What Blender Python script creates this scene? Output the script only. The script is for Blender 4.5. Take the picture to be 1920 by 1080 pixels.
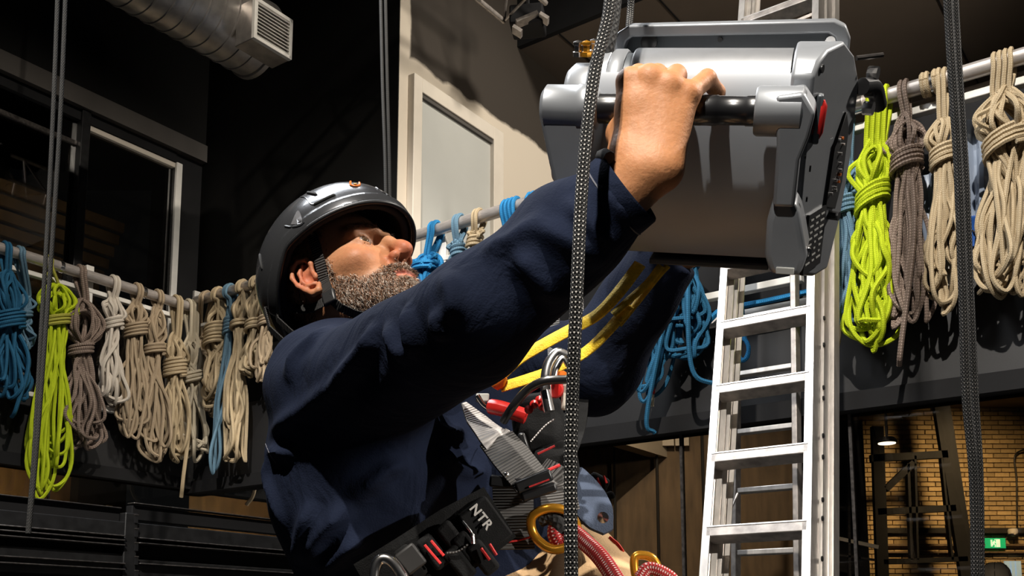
import bpy, math, random
import numpy as np
from mathutils import Vector, Matrix
from mathutils.bvhtree import BVHTree

for _o in list(bpy.data.objects):
    bpy.data.objects.remove(_o)
SC = bpy.context.scene
COL = SC.collection
random.seed(7)
RNG = np.random.default_rng(7)

# ------------------------------------------------------------------ camera, world, lamps, exposure
EZ = 1.25                      # eye height
TH = math.radians(8)
F = 1900.0                     # focal length in pixels of a 1920 wide frame
cam = bpy.data.cameras.new('camera')
cam.sensor_width = 36
cam.lens = 36 * F / 1920
cam.shift_y = (920 - 540) / 1920
cam.clip_end = 100
cam_o = bpy.data.objects.new('camera', cam)
COL.objects.link(cam_o)
cam_o.location = (0, 0, EZ)
cam_o.rotation_euler = (math.radians(90) + TH, 0, 0)
SC.camera = cam_o
SC.view_settings.view_transform = 'Standard'
SC.view_settings.look = 'None'
SC.view_settings.gamma = 1
SC.view_settings.use_curve_mapping = False
SC.view_settings.exposure = 0.0

wd = bpy.data.worlds.new('world')
SC.world = wd
wd.use_nodes = True
wd.node_tree.nodes['Background'].inputs[0].default_value = (0.55, 0.65, 0.8, 1)
wd.node_tree.nodes['Background'].inputs[1].default_value = 0.012


def spot(name, loc, target, power, angle, color, radius=0.08, blend=0.3):
    l = bpy.data.lights.new(name, 'SPOT')
    l.energy = power
    l.spot_size = math.radians(angle)
    l.spot_blend = blend
    l.color = color
    l.shadow_soft_size = radius
    o = bpy.data.objects.new(name, l)
    COL.objects.link(o)
    o.location = loc
    d = Vector(target) - Vector(loc)
    o.rotation_euler = d.to_track_quat('-Z', 'Y').to_euler()
    return o


spot('stage_spotlight', (-1.0, -3.3, 7.9), (0.5, 2.6, 2.2), 4600, 44, (1.0, 0.93, 0.83), 0.07)
spot('winch_fill_spot', (-1.25, -3.2, 4.55), (0.2, 1.05, EZ + 0.50), 950, 6.5, (1.0, 0.95, 0.88), 0.05, 0.5)  # unseen spot, cone narrowed to winch and hand to keep the jacket dark
spot('side_fill_spot', (4.3, 1.7, 5.4), (0.1, 1.3, 1.6), 1100, 20, (1.0, 0.93, 0.84), 0.1, 0.8)  # unseen fill added for the winch's right side and the chest
spot('left_wall_spotlight', (0.9, 0.4, 7.0), (-2.6, 5.9, 2.3), 1250, 34, (1.0, 0.90, 0.76), 0.06, 0.7)
spot('harness_fill_spot', (3.2, -0.9, 2.33), (0.11, 1.31, 1.38), 620, 7.0, (1.0, 0.93, 0.84), 0.03, 0.35)  # unseen narrow spot added so the chest straps catch light
_a = bpy.data.lights.new('overhead_fill', 'AREA'); _a.shape = 'RECTANGLE'; _a.size = 2.0; _a.size_y = 1.2; _a.energy = 130; _a.color = (0.93, 0.96, 1.0)  # unseen area light added for the broad highlight on the helmet
_ao = bpy.data.objects.new('overhead_fill', _a); COL.objects.link(_ao); _ao.location = (-1.35, 2.6, 5.0)
_ao.rotation_euler = (Vector((-0.25, 1.5, 2.0)) - _ao.location).to_track_quat('-Z', 'Y').to_euler()
spot('gallery_spotlight', (3.6, 2.0, 6.9), (-0.2, 6.4, 3.7), 1500, 34, (1.0, 0.92, 0.80), 0.45, 0.6)
spot('soffit_fill_spot', (3.6, 2.2, 3.6), (0.9, 6.6, 4.9), 420, 60, (1.0, 0.90, 0.76), 0.3, 0.9)  # unseen weak spot added to light the soffit from below

# ------------------------------------------------------------------ geometry helpers
CA = np.array([0, math.cos(TH), math.sin(TH)])
CU = np.array([0, -math.sin(TH), math.cos(TH)])
EYE = np.array([0, 0, EZ])


def ray(px, py):
    return CA + np.array([1., 0, 0]) * ((px - 960) / F) + CU * ((920 - py) / F)


def P(px, py, d):
    """world point at forward distance d seen at that place of the photograph"""
    r = ray(px, py)
    return EYE + r * (d / r[1])


def on_plane(px, py, o, n):
    r = ray(px, py)
    return EYE + r * (((o - EYE) @ n) / (r @ n))


def nrm(v):
    v = np.asarray(v, float)
    return v / np.linalg.norm(v)


def spline(pts, n=8, closed=False):
    """Catmull-Rom through pts"""
    p = np.asarray(pts, float)
    if closed:
        q = np.vstack([p[-1:], p, p[:2]])
    else:
        q = np.vstack([2 * p[0] - p[1], p, 2 * p[-1] - p[-2]])
    t = np.linspace(0, 1, n, endpoint=False)[:, None]
    out = []
    for i in range(len(q) - 3):
        a, b, c, d = q[i:i + 4]
        out.append(0.5 * (2 * b + (c - a) * t + (2 * a - 5 * b + 4 * c - d) * t * t + (3 * b - a - 3 * c + d) * t ** 3))
    out = np.vstack(out)
    if not closed:
        out = np.vstack([out, p[-1:]])
    return out


class MB:
    """collects shapes into one mesh"""

    def __init__(self):
        self.v, self.f, self.uv, self.n = [], [], [], 0

    def add(self, v, f, uv=None):
        v = np.asarray(v, float)
        self.v.append(v)
        for a in f:
            self.f.append(np.asarray(a) + self.n)
        self.uv.append(np.zeros((len(v), 2)) if uv is None else np.asarray(uv, float))
        self.n += len(v)
        return self

    def tube(self, pts, r, sides=8, closed=False, caps=True, flat=None):
        """flat = (normal, ratio): squash the section along normal"""
        p = np.asarray(pts, float)
        n = len(p)
        if closed:
            t = np.roll(p, -1, 0) - np.roll(p, 1, 0)
        else:
            t = np.gradient(p, axis=0)
        t /= np.maximum(np.linalg.norm(t, axis=1, keepdims=True), 1e-9)
        up = np.array([0.12, 0.31, 0.94]) if abs(t[0, 2]) < 0.8 else np.array([0.93, 0.21, 0.3])
        u = np.cross(t[0], up); u /= np.linalg.norm(u)
        us = [u]
        for i in range(1, n):
            u = us[-1] - t[i] * (us[-1] @ t[i])
            u /= max(np.linalg.norm(u), 1e-9)
            us.append(u)
        us = np.array(us)
        ws = np.cross(t, us)
        rr = np.broadcast_to(np.asarray(r, float), (n,))
        ang = np.linspace(0, 2 * np.pi, sides + 1)
        ring = us[:, None, :] * np.cos(ang)[None, :, None] + ws[:, None, :] * np.sin(ang)[None, :, None]
        off = ring * rr[:, None, None]
        if flat is not None:
            fn = np.asarray(flat[0], float)
            if fn.ndim == 1:
                fn = np.broadcast_to(nrm(fn), (n, 3))
            dd = (off * fn[:, None, :]).sum(-1, keepdims=True)
            off = off - fn[:, None, :] * dd * (1 - flat[1])
        v = (p[:, None, :] + off).reshape(-1, 3)
        seg = np.linalg.norm(np.diff(p, axis=0), axis=1)
        ln = np.concatenate([[0], np.cumsum(seg)])
        uv = np.stack([np.broadcast_to(np.linspace(0, 1, sides + 1), (n, sides + 1)), np.broadcast_to(ln[:, None], (n, sides + 1))], -1).reshape(-1, 2)
        S = sides + 1
        i = np.arange(n if closed else n - 1)
        j = np.arange(sides)
        I, J = np.meshgrid(i, j, indexing='ij')
        I2 = (I + 1) % n
        f = np.stack([I * S + J, I2 * S + J, I2 * S + J + 1, I * S + J + 1], -1).reshape(-1, 4)
        base = self.n
        self.v.append(v); self.uv.append(uv)
        self.f.extend(list(f + base))
        self.n += len(v)
        if caps and not closed:
            self.f.append(np.arange(sides)[::-1] * 1 + base)
            self.f.append(np.arange(sides) + base + (n - 1) * S)
        return self

    def box(self, c, ax, half):
        """ax: 3x3 columns = axes"""
        c = np.asarray(c, float); ax = np.asarray(ax, float)
        s = np.array([[x, y, z] for x in (-1, 1) for y in (-1, 1) for z in (-1, 1)], float) * np.asarray(half)
        v = c + s @ ax.T
        f = [[0, 1, 3, 2], [4, 6, 7, 5], [0, 4, 5, 1], [2, 3, 7, 6], [0, 2, 6, 4], [1, 5, 7, 3]]
        return self.add(v, f)

    def prism(self, prof, o, ax, a0, a1, axis=0):
        """profile (list of 2D) in the two other axes, swept along `axis` from a0 to a1; frame o, ax"""
        prof = np.asarray(prof, float)
        o = np.asarray(o, float); ax = np.asarray(ax, float)
        other = [k for k in range(3) if k != axis]
        vs = []
        for a in (a0, a1):
            q = np.zeros((len(prof), 3))
            q[:, axis] = a
            q[:, other[0]] = prof[:, 0]; q[:, other[1]] = prof[:, 1]
            vs.append(o + q @ ax.T)
        n = len(prof)
        f = [[k, (k + 1) % n, n + (k + 1) % n, n + k] for k in range(n)]
        f.append(list(range(n))[::-1]); f.append(list(range(n, 2 * n)))
        return self.add(np.vstack(vs), f)

    def ribbon(self, pts, width, thick, normal, uvs=1.0):
        """flat webbing along pts, lying square to `normal` (one vector or one per point)"""
        p = np.asarray(pts, float)
        n = len(p)
        t = np.gradient(p, axis=0)
        t /= np.linalg.norm(t, axis=1, keepdims=True)
        nn = np.broadcast_to(np.asarray(normal, float), (n, 3)).copy()
        nn -= t * (nn * t).sum(1, keepdims=True)
        nn /= np.linalg.norm(nn, axis=1, keepdims=True)
        s = np.cross(t, nn)
        w = np.broadcast_to(np.asarray(width, float), (n,))[:, None] / 2
        h = thick / 2
        v = np.stack([p - s * w - nn * h, p + s * w - nn * h, p + s * w + nn * h, p - s * w + nn * h], 1).reshape(-1, 3)
        ln = np.concatenate([[0], np.cumsum(np.linalg.norm(np.diff(p, axis=0), axis=1))])
        uv = np.stack([np.tile([0, 1, 1, 0], n), np.repeat(ln, 4)], -1)
        f = []
        for i in range(n - 1):
            for k in range(4):
                k2 = (k + 1) % 4
                f.append([i * 4 + k, i * 4 + k2, i * 4 + 4 + k2, i * 4 + 4 + k])
        f.append([3, 2, 1, 0]); f.append([4 * n - 4, 4 * n - 3, 4 * n - 2, 4 * n - 1])
        return self.add(v, f, uv)

    def lathe(self, prof, o, axis, sides=24, ref=None):
        """prof: list of (radius, along)"""
        axis = nrm(axis)
        ref = np.array([0.3, 0.2, 0.9]) if ref is None else np.asarray(ref)
        u = nrm(np.cross(axis, ref)) if abs(axis @ nrm(ref)) < 0.95 else nrm(np.cross(axis, [1, 0, 0]))
        w = np.cross(axis, u)
        ang = np.linspace(0, 2 * np.pi, sides, endpoint=False)
        v = []
        for r, a in prof:
            v.append(np.asarray(o) + axis * a + r * (np.cos(ang)[:, None] * u + np.sin(ang)[:, None] * w))
        v = np.vstack(v)
        f = []
        for i in range(len(prof) - 1):
            for j in range(sides):
                k = (j + 1) % sides
                f.append([i * sides + j, i * sides + k, (i + 1) * sides + k, (i + 1) * sides + j])
        if prof[0][0] > 1e-6: f.append(list(range(sides))[::-1])
        if prof[-1][0] > 1e-6: f.append([(len(prof) - 1) * sides + j for j in range(sides)])
        return self.add(v, f)

    def build(self, name, mat, parent=None, smooth=False, bevel=0, seg=2, origin=None):
        return mesh_obj(name, np.vstack(self.v), self.f, mat, parent, smooth, np.vstack(self.uv), bevel, seg, origin)


WL = {}


def mesh_obj(name, v, f, mat, parent=None, smooth=False, uv=None, bevel=0, seg=2, origin=None):
    base = WL[parent.name] if parent is not None else (np.zeros(3) if origin is None else np.asarray(origin, float))
    me = bpy.data.meshes.new(name)
    v = np.asarray(v, float) - base
    lens = np.fromiter((len(a) for a in f), int, len(f))
    idx = np.concatenate([np.asarray(a) for a in f]) if not isinstance(f, np.ndarray) else f.ravel()
    me.vertices.add(len(v)); me.vertices.foreach_set('co', v.ravel())
    me.loops.add(len(idx)); me.loops.foreach_set('vertex_index', idx.astype(np.int32))
    me.polygons.add(len(lens))
    st = np.concatenate([[0], np.cumsum(lens)[:-1]])
    me.polygons.foreach_set('loop_start', st.astype(np.int32))
    me.polygons.foreach_set('loop_total', lens.astype(np.int32))
    me.polygons.foreach_set('use_smooth', np.full(len(lens), bool(smooth)))
    if uv is not None:
        l = me.uv_layers.new(name='UVMap')
        l.data.foreach_set('uv', np.asarray(uv)[idx].ravel())
    me.update(calc_edges=True)
    me.validate()
    me.materials.append(mat)
    o = bpy.data.objects.new(name, me)
    COL.objects.link(o)
    if parent is not None:
        o.parent = parent
        WL[o.name] = base
    else:
        o.location = base
        WL[o.name] = base
    if bevel:
        m = o.modifiers.new('bevel', 'BEVEL')
        m.width = bevel; m.segments = seg; m.limit_method = 'ANGLE'; m.angle_limit = math.radians(35)
        m.harden_normals = False
        for p in me.polygons: p.use_smooth = True
        me.set_sharp_from_angle(angle=math.radians(40))
    elif smooth:
        me.set_sharp_from_angle(angle=math.radians(50))
    return o


def tag(o, label, cat, group=None):
    o['label'] = label; o['category'] = cat
    if group: o['group'] = group
    return o


def thing(name, loc, label, cat, group=None):
    o = bpy.data.objects.new(name, None)
    COL.objects.link(o)
    o.empty_display_size = 0.05
    o.location = loc
    WL[o.name] = np.asarray(loc, float)
    return tag(o, label, cat, group)


def struct(o, label=None):
    o['kind'] = 'structure'
    if label: o['label'] = label
    return o


# ------------------------------------------------------------------ materials
def new_mat(name):
    m = bpy.data.materials.new(name)
    m.use_nodes = True
    nt = m.node_tree
    return m, nt, nt.nodes['Principled BSDF']


def mat(name, col, rough=0.5, metal=0.0, var=0.0, vscale=20, bump=0.0, bscale=150, spec=0.5, coat=0.0, dark=None, stretch=None, detail=4):
    m, nt, b = new_mat(name)
    N, L = nt.nodes, nt.links
    b.inputs['Base Color'].default_value = (*col, 1)
    b.inputs['Roughness'].default_value = rough
    b.inputs['Metallic'].default_value = metal
    b.inputs['Specular IOR Level'].default_value = spec
    b.inputs['Coat Weight'].default_value = coat
    tc = N.new('ShaderNodeTexCoord')
    src = tc.outputs['Object']
    if stretch:
        mp = N.new('ShaderNodeMapping')
        mp.inputs['Scale'].default_value = stretch
        L.new(src, mp.inputs[0]); src = mp.outputs[0]
    if var > 0:
        n = N.new('ShaderNodeTexNoise'); n.inputs['Scale'].default_value = vscale; n.inputs['Detail'].default_value = detail
        L.new(src, n.inputs['Vector'])
        r = N.new('ShaderNodeValToRGB')
        lo = dark or tuple(c * (1 - var) for c in col)
        hi = tuple(min(1, c * (1 + var)) for c in col)
        r.color_ramp.elements[0].position = 0.3; r.color_ramp.elements[0].color = (*lo, 1)
        r.color_ramp.elements[1].position = 0.7; r.color_ramp.elements[1].color = (*hi, 1)
        L.new(n.outputs['Fac'], r.inputs[0]); L.new(r.outputs[0], b.inputs['Base Color'])
    if bump > 0:
        n = N.new('ShaderNodeTexNoise'); n.inputs['Scale'].default_value = bscale; n.inputs['Detail'].default_value = 3
        L.new(src, n.inputs['Vector'])
        bp = N.new('ShaderNodeBump'); bp.inputs['Strength'].default_value = bump; bp.inputs['Distance'].default_value = 0.003
        L.new(n.outputs['Fac'], bp.inputs['Height']); L.new(bp.outputs[0], b.inputs['Normal'])
    return m


def rope_mat(name, col, fleck, amount=0.5, around=4, freq=60, rough=0.75, bump=0.6):
    """braided sheath: criss-cross carriers along the rope (uv: around, metres along)"""
    m, nt, b = new_mat(name)
    N, L = nt.nodes, nt.links
    uv = N.new('ShaderNodeUVMap')
    sp = N.new('ShaderNodeSeparateXYZ'); L.new(uv.outputs[0], sp.inputs[0])

    def mth(op, a, c, d=None):
        q = N.new('ShaderNodeMath'); q.operation = op
        for k, x in enumerate((a, c, d)):
            if x is None: continue
            if isinstance(x, (int, float)): q.inputs[k].default_value = x
            else: L.new(x, q.inputs[k])
        return q.outputs[0]
    U = mth('MULTIPLY', sp.outputs[0], around * 2 * math.pi)
    V = mth('MULTIPLY', sp.outputs[1], freq * 2 * math.pi)
    s1 = mth('SINE', mth('ADD', U, V), 0); s2 = mth('SINE', mth('SUBTRACT', U, V), 0)
    pr = mth('MULTIPLY', s1, s2)
    ns = N.new('ShaderNodeTexNoise'); ns.inputs['Scale'].default_value = 35
    tc = N.new('ShaderNodeTexCoord'); L.new(tc.outputs['Object'], ns.inputs['Vector'])
    fac = mth('ADD', pr, mth('MULTIPLY', mth('SUBTRACT', ns.outputs['Fac'], 0.5), 1.2))
    r = N.new('ShaderNodeValToRGB')
    r.color_ramp.elements[0].position = 0.5 - 0.5 * amount + 0.10; r.color_ramp.elements[0].color = (*col, 1)
    r.color_ramp.elements[1].position = min(0.99, 0.5 - 0.5 * amount + 0.28); r.color_ramp.elements[1].color = (*fleck, 1)
    L.new(fac, r.inputs[0]); L.new(r.outputs[0], b.inputs['Base Color'])
    b.inputs['Roughness'].default_value = rough
    b.inputs['Specular IOR Level'].default_value = 0.25
    bp = N.new('ShaderNodeBump'); bp.inputs['Strength'].default_value = bump; bp.inputs['Distance'].default_value = 0.0015
    L.new(mth('ABSOLUTE', pr, 0), bp.inputs['Height']); L.new(bp.outputs[0], b.inputs['Normal'])
    return m


def glass_mat(name, tint, refl=0.10, rough=0.02):
    m, nt, b = new_mat(name)
    N, L = nt.nodes, nt.links
    t = N.new('ShaderNodeBsdfTransparent'); t.inputs[0].default_value = (*tint, 1)
    g = N.new('ShaderNodeBsdfGlossy'); g.inputs['Roughness'].default_value = rough; g.inputs[0].default_value = (1, 1, 1, 1)
    lw = N.new('ShaderNodeFresnel'); lw.inputs[0].default_value = 1.45
    ml = N.new('ShaderNodeMath'); ml.operation = 'MULTIPLY'; ml.inputs[1].default_value = refl / 0.05
    L.new(lw.outputs[0], ml.inputs[0])
    mx = N.new('ShaderNodeMixShader')
    L.new(ml.outputs[0], mx.inputs[0]); L.new(t.outputs[0], mx.inputs[1]); L.new(g.outputs[0], mx.inputs[2])
    L.new(mx.outputs[0], N['Material Output'].inputs['Surface'])
    return m


def emit_mat(name, col, strength):
    m, nt, b = new_mat(name)
    b.inputs['Base Color'].default_value = (*col, 1)
    b.inputs['Emission Color'].default_value = (*col, 1)
    b.inputs['Emission Strength'].default_value = strength
    return m


def web_mat(name, col, rib=260, contrast=0.5, rough=0.6):
    """ribbed webbing: ribs across the length"""
    m, nt, b = new_mat(name)
    N, L = nt.nodes, nt.links
    uv = N.new('ShaderNodeUVMap')
    sp = N.new('ShaderNodeSeparateXYZ'); L.new(uv.outputs[0], sp.inputs[0])
    a = N.new('ShaderNodeMath'); a.operation = 'MULTIPLY'; a.inputs[1].default_value = rib * 2 * math.pi; L.new(sp.outputs[1], a.inputs[0])
    s = N.new('ShaderNodeMath'); s.operation = 'SINE'; L.new(a.outputs[0], s.inputs[0])
    r = N.new('ShaderNodeValToRGB')
    r.color_ramp.elements[0].position = 0.0; r.color_ramp.elements[0].color = (*[c * (1 - contrast) for c in col], 1)
    r.color_ramp.elements[1].position = 0.9; r.color_ramp.elements[1].color = (*col, 1)
    L.new(s.outputs[0], r.inputs[0]); L.new(r.outputs[0], b.inputs['Base Color'])
    b.inputs['Roughness'].default_value = rough
    bp = N.new('ShaderNodeBump'); bp.inputs['Strength'].default_value = 0.7; bp.inputs['Distance'].default_value = 0.001
    L.new(s.outputs[0], bp.inputs['Height']); L.new(bp.outputs[0], b.inputs['Normal'])
    return m


M = {}
M['black'] = mat('black_paint', (0.010, 0.010, 0.011), 0.8, var=0.3, vscale=3, spec=0.2)
M['black_wall'] = mat('black_wall', (0.012, 0.0118, 0.0115), 0.9, spec=0.12, var=0.25, vscale=1.5, bump=0.1, bscale=60)
M['lintel'] = mat('grey_lintel', (0.07, 0.062, 0.056), 0.8, var=0.15, vscale=4)
M['fascia'] = mat('slate_fascia', (0.014, 0.014, 0.0155), 0.5, var=0.2, vscale=2.5, bump=0.05)
M['floor'] = mat('dark_floor', (0.018, 0.018, 0.0185), 0.45, var=0.3, vscale=2)
M['soffit'] = mat('brown_soffit', (0.11, 0.085, 0.066), 0.85, var=0.08, vscale=2)
M['white'] = mat('white_paint', (0.72, 0.70, 0.66), 0.45, var=0.06, vscale=15)
M['cream'] = mat('cream_trim', (0.62, 0.56, 0.48), 0.55, var=0.04, vscale=10)
M['blind'] = mat('grey_blind', (0.42, 0.42, 0.395), 0.8, var=0.04, vscale=3)
M['pipe'] = mat('galvanised_pipe', (0.55, 0.50, 0.47), 0.38, 0.55, var=0.15, vscale=25, stretch=(1, 1, 6))
M['steel_dark'] = mat('dark_steel', (0.02, 0.02, 0.021), 0.33, 0.3, var=0.3, vscale=30)
M['steel_edge'] = mat('worn_highlit_steel', (0.10, 0.09, 0.085), 0.35, 0.7, var=0.5, vscale=60)
M['alu'] = mat('mill_aluminium', (0.70, 0.66, 0.62), 0.36, 0.75, var=0.16, vscale=14, stretch=(3, 3, 0.4), bump=0.05)
M['alu_dark'] = mat('weathered_aluminium', (0.42, 0.38, 0.35), 0.45, 0.6, var=0.3, vscale=30)
M['duct'] = mat('galvanised_duct', (0.40, 0.375, 0.355), 0.36, 0.8, var=0.25, vscale=12)
M['chrome'] = mat('polished_alloy', (0.78, 0.76, 0.74), 0.22, 1.0, var=0.05, vscale=40)
M['grey_dev'] = mat('satin_grey_casting', (0.26, 0.272, 0.29), 0.36, 0.35, var=0.04, vscale=30, spec=0.6)
M['grey_dev2'] = mat('grey_cowl', (0.21, 0.215, 0.225), 0.42, 0.45, var=0.05, vscale=60, bump=0.03, bscale=900)
M['grey_shield'] = mat('grey_front_shield', (0.37, 0.39, 0.42), 0.40, 0.10, var=0.05, vscale=8, spec=0.5)
M['grey_rim'] = mat('dark_grey_recess', (0.075, 0.085, 0.095), 0.45, 0.2)
M['rubber'] = mat('black_rubber', (0.010, 0.010, 0.011), 0.28, 0.0, spec=0.7, coat=0.3)
M['plastic_black'] = mat('black_plastic', (0.013, 0.013, 0.014), 0.42)
M['red'] = mat('red_plastic', (0.50, 0.018, 0.015), 0.35, var=0.1, vscale=60)
M['red_thread'] = mat('red_thread', (0.55, 0.02, 0.02), 0.7, var=0.3, vscale=300)
M['orange'] = mat('orange_plastic', (0.75, 0.17, 0.02), 0.3)
M['gold'] = mat('gold_anodised', (0.72, 0.33, 0.03), 0.25, 0.7)
M['yellow_web'] = mat('yellow_webbing', (0.74, 0.50, 0.02), 0.7, var=0.2, vscale=120, bump=0.5, bscale=500)
M['navy'] = mat('navy_twill', (0.0080, 0.0118, 0.0265), 0.9, var=0.18, vscale=9, bump=0.25, bscale=420, spec=0.10)
M['navy_lt'] = mat('light_navy_twill', (0.05, 0.065, 0.10), 0.85, var=0.2, vscale=30, bump=0.4, bscale=500, spec=0.2)  # lighter navy than the main jacket cloth
M['stitch'] = mat('grey_stitching', (0.10, 0.10, 0.12), 0.8)
M['undershirt'] = mat('black_collar', (0.008, 0.008, 0.009), 0.85)
M['tan'] = mat('tan_canvas', (0.42, 0.27, 0.14), 0.85, var=0.12, vscale=30, bump=0.3, bscale=400)
M['boot'] = mat('brown_leather_boot', (0.07, 0.04, 0.02), 0.5)
M['helmet'] = mat('glossy_charcoal_shell', (0.085, 0.087, 0.093), 0.25, 0.65, spec=0.6, coat=0.35)
M['liner'] = mat('black_liner', (0.006, 0.006, 0.006), 0.8)
M['helmet_hi'] = mat('painted_shell_glint', (0.18, 0.18, 0.19), 0.3, 0.4)  # lighter grey for a reflection painted on the shell
M['web_grey'] = web_mat('grey_webbing', (0.10, 0.095, 0.09))
M['web_pale'] = web_mat('pale_grey_webbing', (0.52, 0.49, 0.47), contrast=0.2)
M['web_black'] = web_mat('black_webbing', (0.03, 0.028, 0.027))
M['pad'] = mat('black_cordura', (0.0065, 0.0065, 0.0068), 0.85, spec=0.2, var=0.3, vscale=60, bump=0.3, bscale=600)
M['hair'] = mat('dark_brown_hair', (0.035, 0.022, 0.015), 0.6)
M['plastic_sheet'] = mat('pale_blue_sheet', (0.26, 0.31, 0.40), 0.35, var=0.15, vscale=5, coat=0.2)
M['blue_plastic'] = mat('blue_plastic', (0.02, 0.09, 0.36), 0.4)
M['warm_wall'] = mat('brown_ply', (0.16, 0.105, 0.055), 0.6, var=0.3, vscale=3, stretch=(6, 6, 1))
M['room_dark'] = mat('unlit_room', (0.016, 0.014, 0.012), 0.8, var=0.3, vscale=2)
M['mortar'] = mat('mortar', (0.16, 0.12, 0.075), 0.9)
M['brick'] = mat('buff_brick', (0.44, 0.31, 0.15), 0.85, var=0.12, vscale=40, bump=0.3)
M['glass'] = glass_mat('shopfront_glass', (0.62, 0.58, 0.52), 0.025)
M['glass_dark'] = glass_mat('gallery_glass', (0.30, 0.29, 0.27), 0.05)
M['exit_green'] = emit_mat('exit_green', (0.01, 0.42, 0.17), 1.6)
M['exit_white'] = emit_mat('exit_white', (0.75, 1.0, 0.85), 1.6)
M['lamp'] = emit_mat('lamp_face', (1.0, 0.93, 0.75), 6.0)
M['pale_door'] = emit_mat('daylit_door_glass', (0.45, 0.65, 0.85), 0.7)
M['sign_white'] = mat('white_print', (0.75, 0.72, 0.68), 0.6)
# ropes
M['r_beige'] = rope_mat('beige_rope', (0.33, 0.25, 0.165), (0.46, 0.37, 0.26), 0.5)
M['r_tan'] = rope_mat('tan_rope', (0.40, 0.31, 0.19), (0.55, 0.45, 0.31), 0.5)
M['r_cream'] = rope_mat('cream_rope', (0.55, 0.48, 0.36), (0.70, 0.62, 0.48), 0.5)
M['r_white'] = rope_mat('off_white_rope', (0.55, 0.49, 0.42), (0.70, 0.64, 0.56), 0.5)
M['r_brown'] = rope_mat('brown_flecked_rope', (0.17, 0.125, 0.10), (0.40, 0.31, 0.26), 0.55, freq=45)
M['r_blue'] = rope_mat('blue_rope', (0.012, 0.085, 0.17), (0.03, 0.17, 0.31), 0.45)
M['r_bright_blue'] = rope_mat('bright_blue_rope', (0.015, 0.17, 0.40), (0.04, 0.30, 0.58), 0.5)
M['r_pale_blue'] = rope_mat('faded_blue_rope', (0.10, 0.19, 0.27), (0.19, 0.31, 0.41), 0.5)
M['r_lime'] = rope_mat('lime_rope', (0.42, 0.52, 0.01), (0.62, 0.74, 0.03), 0.5)
M['r_olive'] = rope_mat('shaded_lime_rope', (0.36, 0.34, 0.06), (0.52, 0.52, 0.08), 0.5)  # duller lime that paints the shadowed upper part of the lime hank
M['r_black'] = rope_mat('black_braided_rope', (0.010, 0.010, 0.010), (0.42, 0.40, 0.37), 0.22, around=5, freq=105, bump=1.0)
M['r_black2'] = rope_mat('plain_black_rope', (0.010, 0.010, 0.010), (0.075, 0.07, 0.066), 0.20, around=5, freq=80, bump=1.0)
M['r_charcoal'] = rope_mat('charcoal_cord', (0.03, 0.03, 0.03), (0.06, 0.058, 0.055), 0.4)
M['r_red'] = rope_mat('red_white_cord', (0.42, 0.03, 0.03), (0.75, 0.55, 0.50), 0.45, around=4, freq=160)
# ------------------------------------------------------------------ the room
AL = math.radians(35.5)
DL = np.array([math.sin(AL), math.cos(AL), 0.])      # along the left wall, away
DR = np.array([math.cos(AL), -math.sin(AL), 0.])     # along the right wall, towards the camera
NL, NR = DR, -DL                                     # wall normals into the room
CZ = np.array([0, 0, 1.])
C0 = np.array([-2.07, 6.5, 0.])
AXL = np.stack([DL, NL, CZ], 1)                      # axes: along, out of the wall, up
AXR = np.stack([DR, NR, CZ], 1)


def LW(px, py, off=0.): return on_plane(px, py, C0 + NL * off, NL)
def RW(px, py, off=0.): return on_plane(px, py, C0 + NR * off, NR)
def sL(p): return (np.asarray(p) - C0) @ DL
def sR(p): return (np.asarray(p) - C0) @ DR


def wallbox(side, a0, a1, z0, z1, o0, o1, name, m, parent=None, bevel=0.0, kind=True):
    ax = AXL if side == 'L' else AXR
    c = C0 + ax @ np.array([(a0 + a1) / 2, (o0 + o1) / 2, (z0 + z1) / 2])
    o = MB().box(c, ax, (abs(a1 - a0) / 2, abs(o1 - o0) / 2, (z1 - z0) / 2)).build(name, m, parent, bevel=bevel, origin=c if parent is None else None)
    if kind and parent is None: struct(o)
    return o


zFB_L = LW(180, 872)[2]; zFT_L = LW(180, 742)[2]
zFB_R = (RW(1800, 707)[2] + RW(1200, 793)[2]) / 2; zFT_R = zFB_R + 0.46
zHD = LW(250, 262)[2]                                 # window head on the left wall
zLT0, zLT1 = LW(355, 290)[2], LW(355, 258)[2]
fl = MB().box((0, 3, -0.05), np.eye(3), (9, 14, 0.05)).build('floor', M['floor'], origin=(0, 3, 0)); struct(fl)
ce = MB().box((0, 3, 9.05), np.eye(3), (9, 14, 0.05)).build('ceiling', M['black'], origin=(0, 3, 9)); struct(ce)
# left wall: fascia, window band, lintel, black header
LEN = -7.5
wallbox('L', LEN, 0.25, zFB_L, zFT_L, -0.10, 0.0, 'wall_left', M['fascia'])
wallbox('L', LEN, 0.25, zFB_L - 0.07, zFB_L, -0.12, 0.02, 'trim_1', M['black'])
wallbox('L', LEN, 0.25, zLT0, zLT1, -0.3, 0.0, 'wall_left', M['lintel'])
wallbox('L', LEN, 0.25, zLT1, 9.0, -0.3, -0.02, 'wall_left', M['black_wall'])
wallbox('L', LEN, 0.25, zFT_L, zLT0, -2.4, -2.3, 'wall_left', M['room_dark'])
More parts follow.
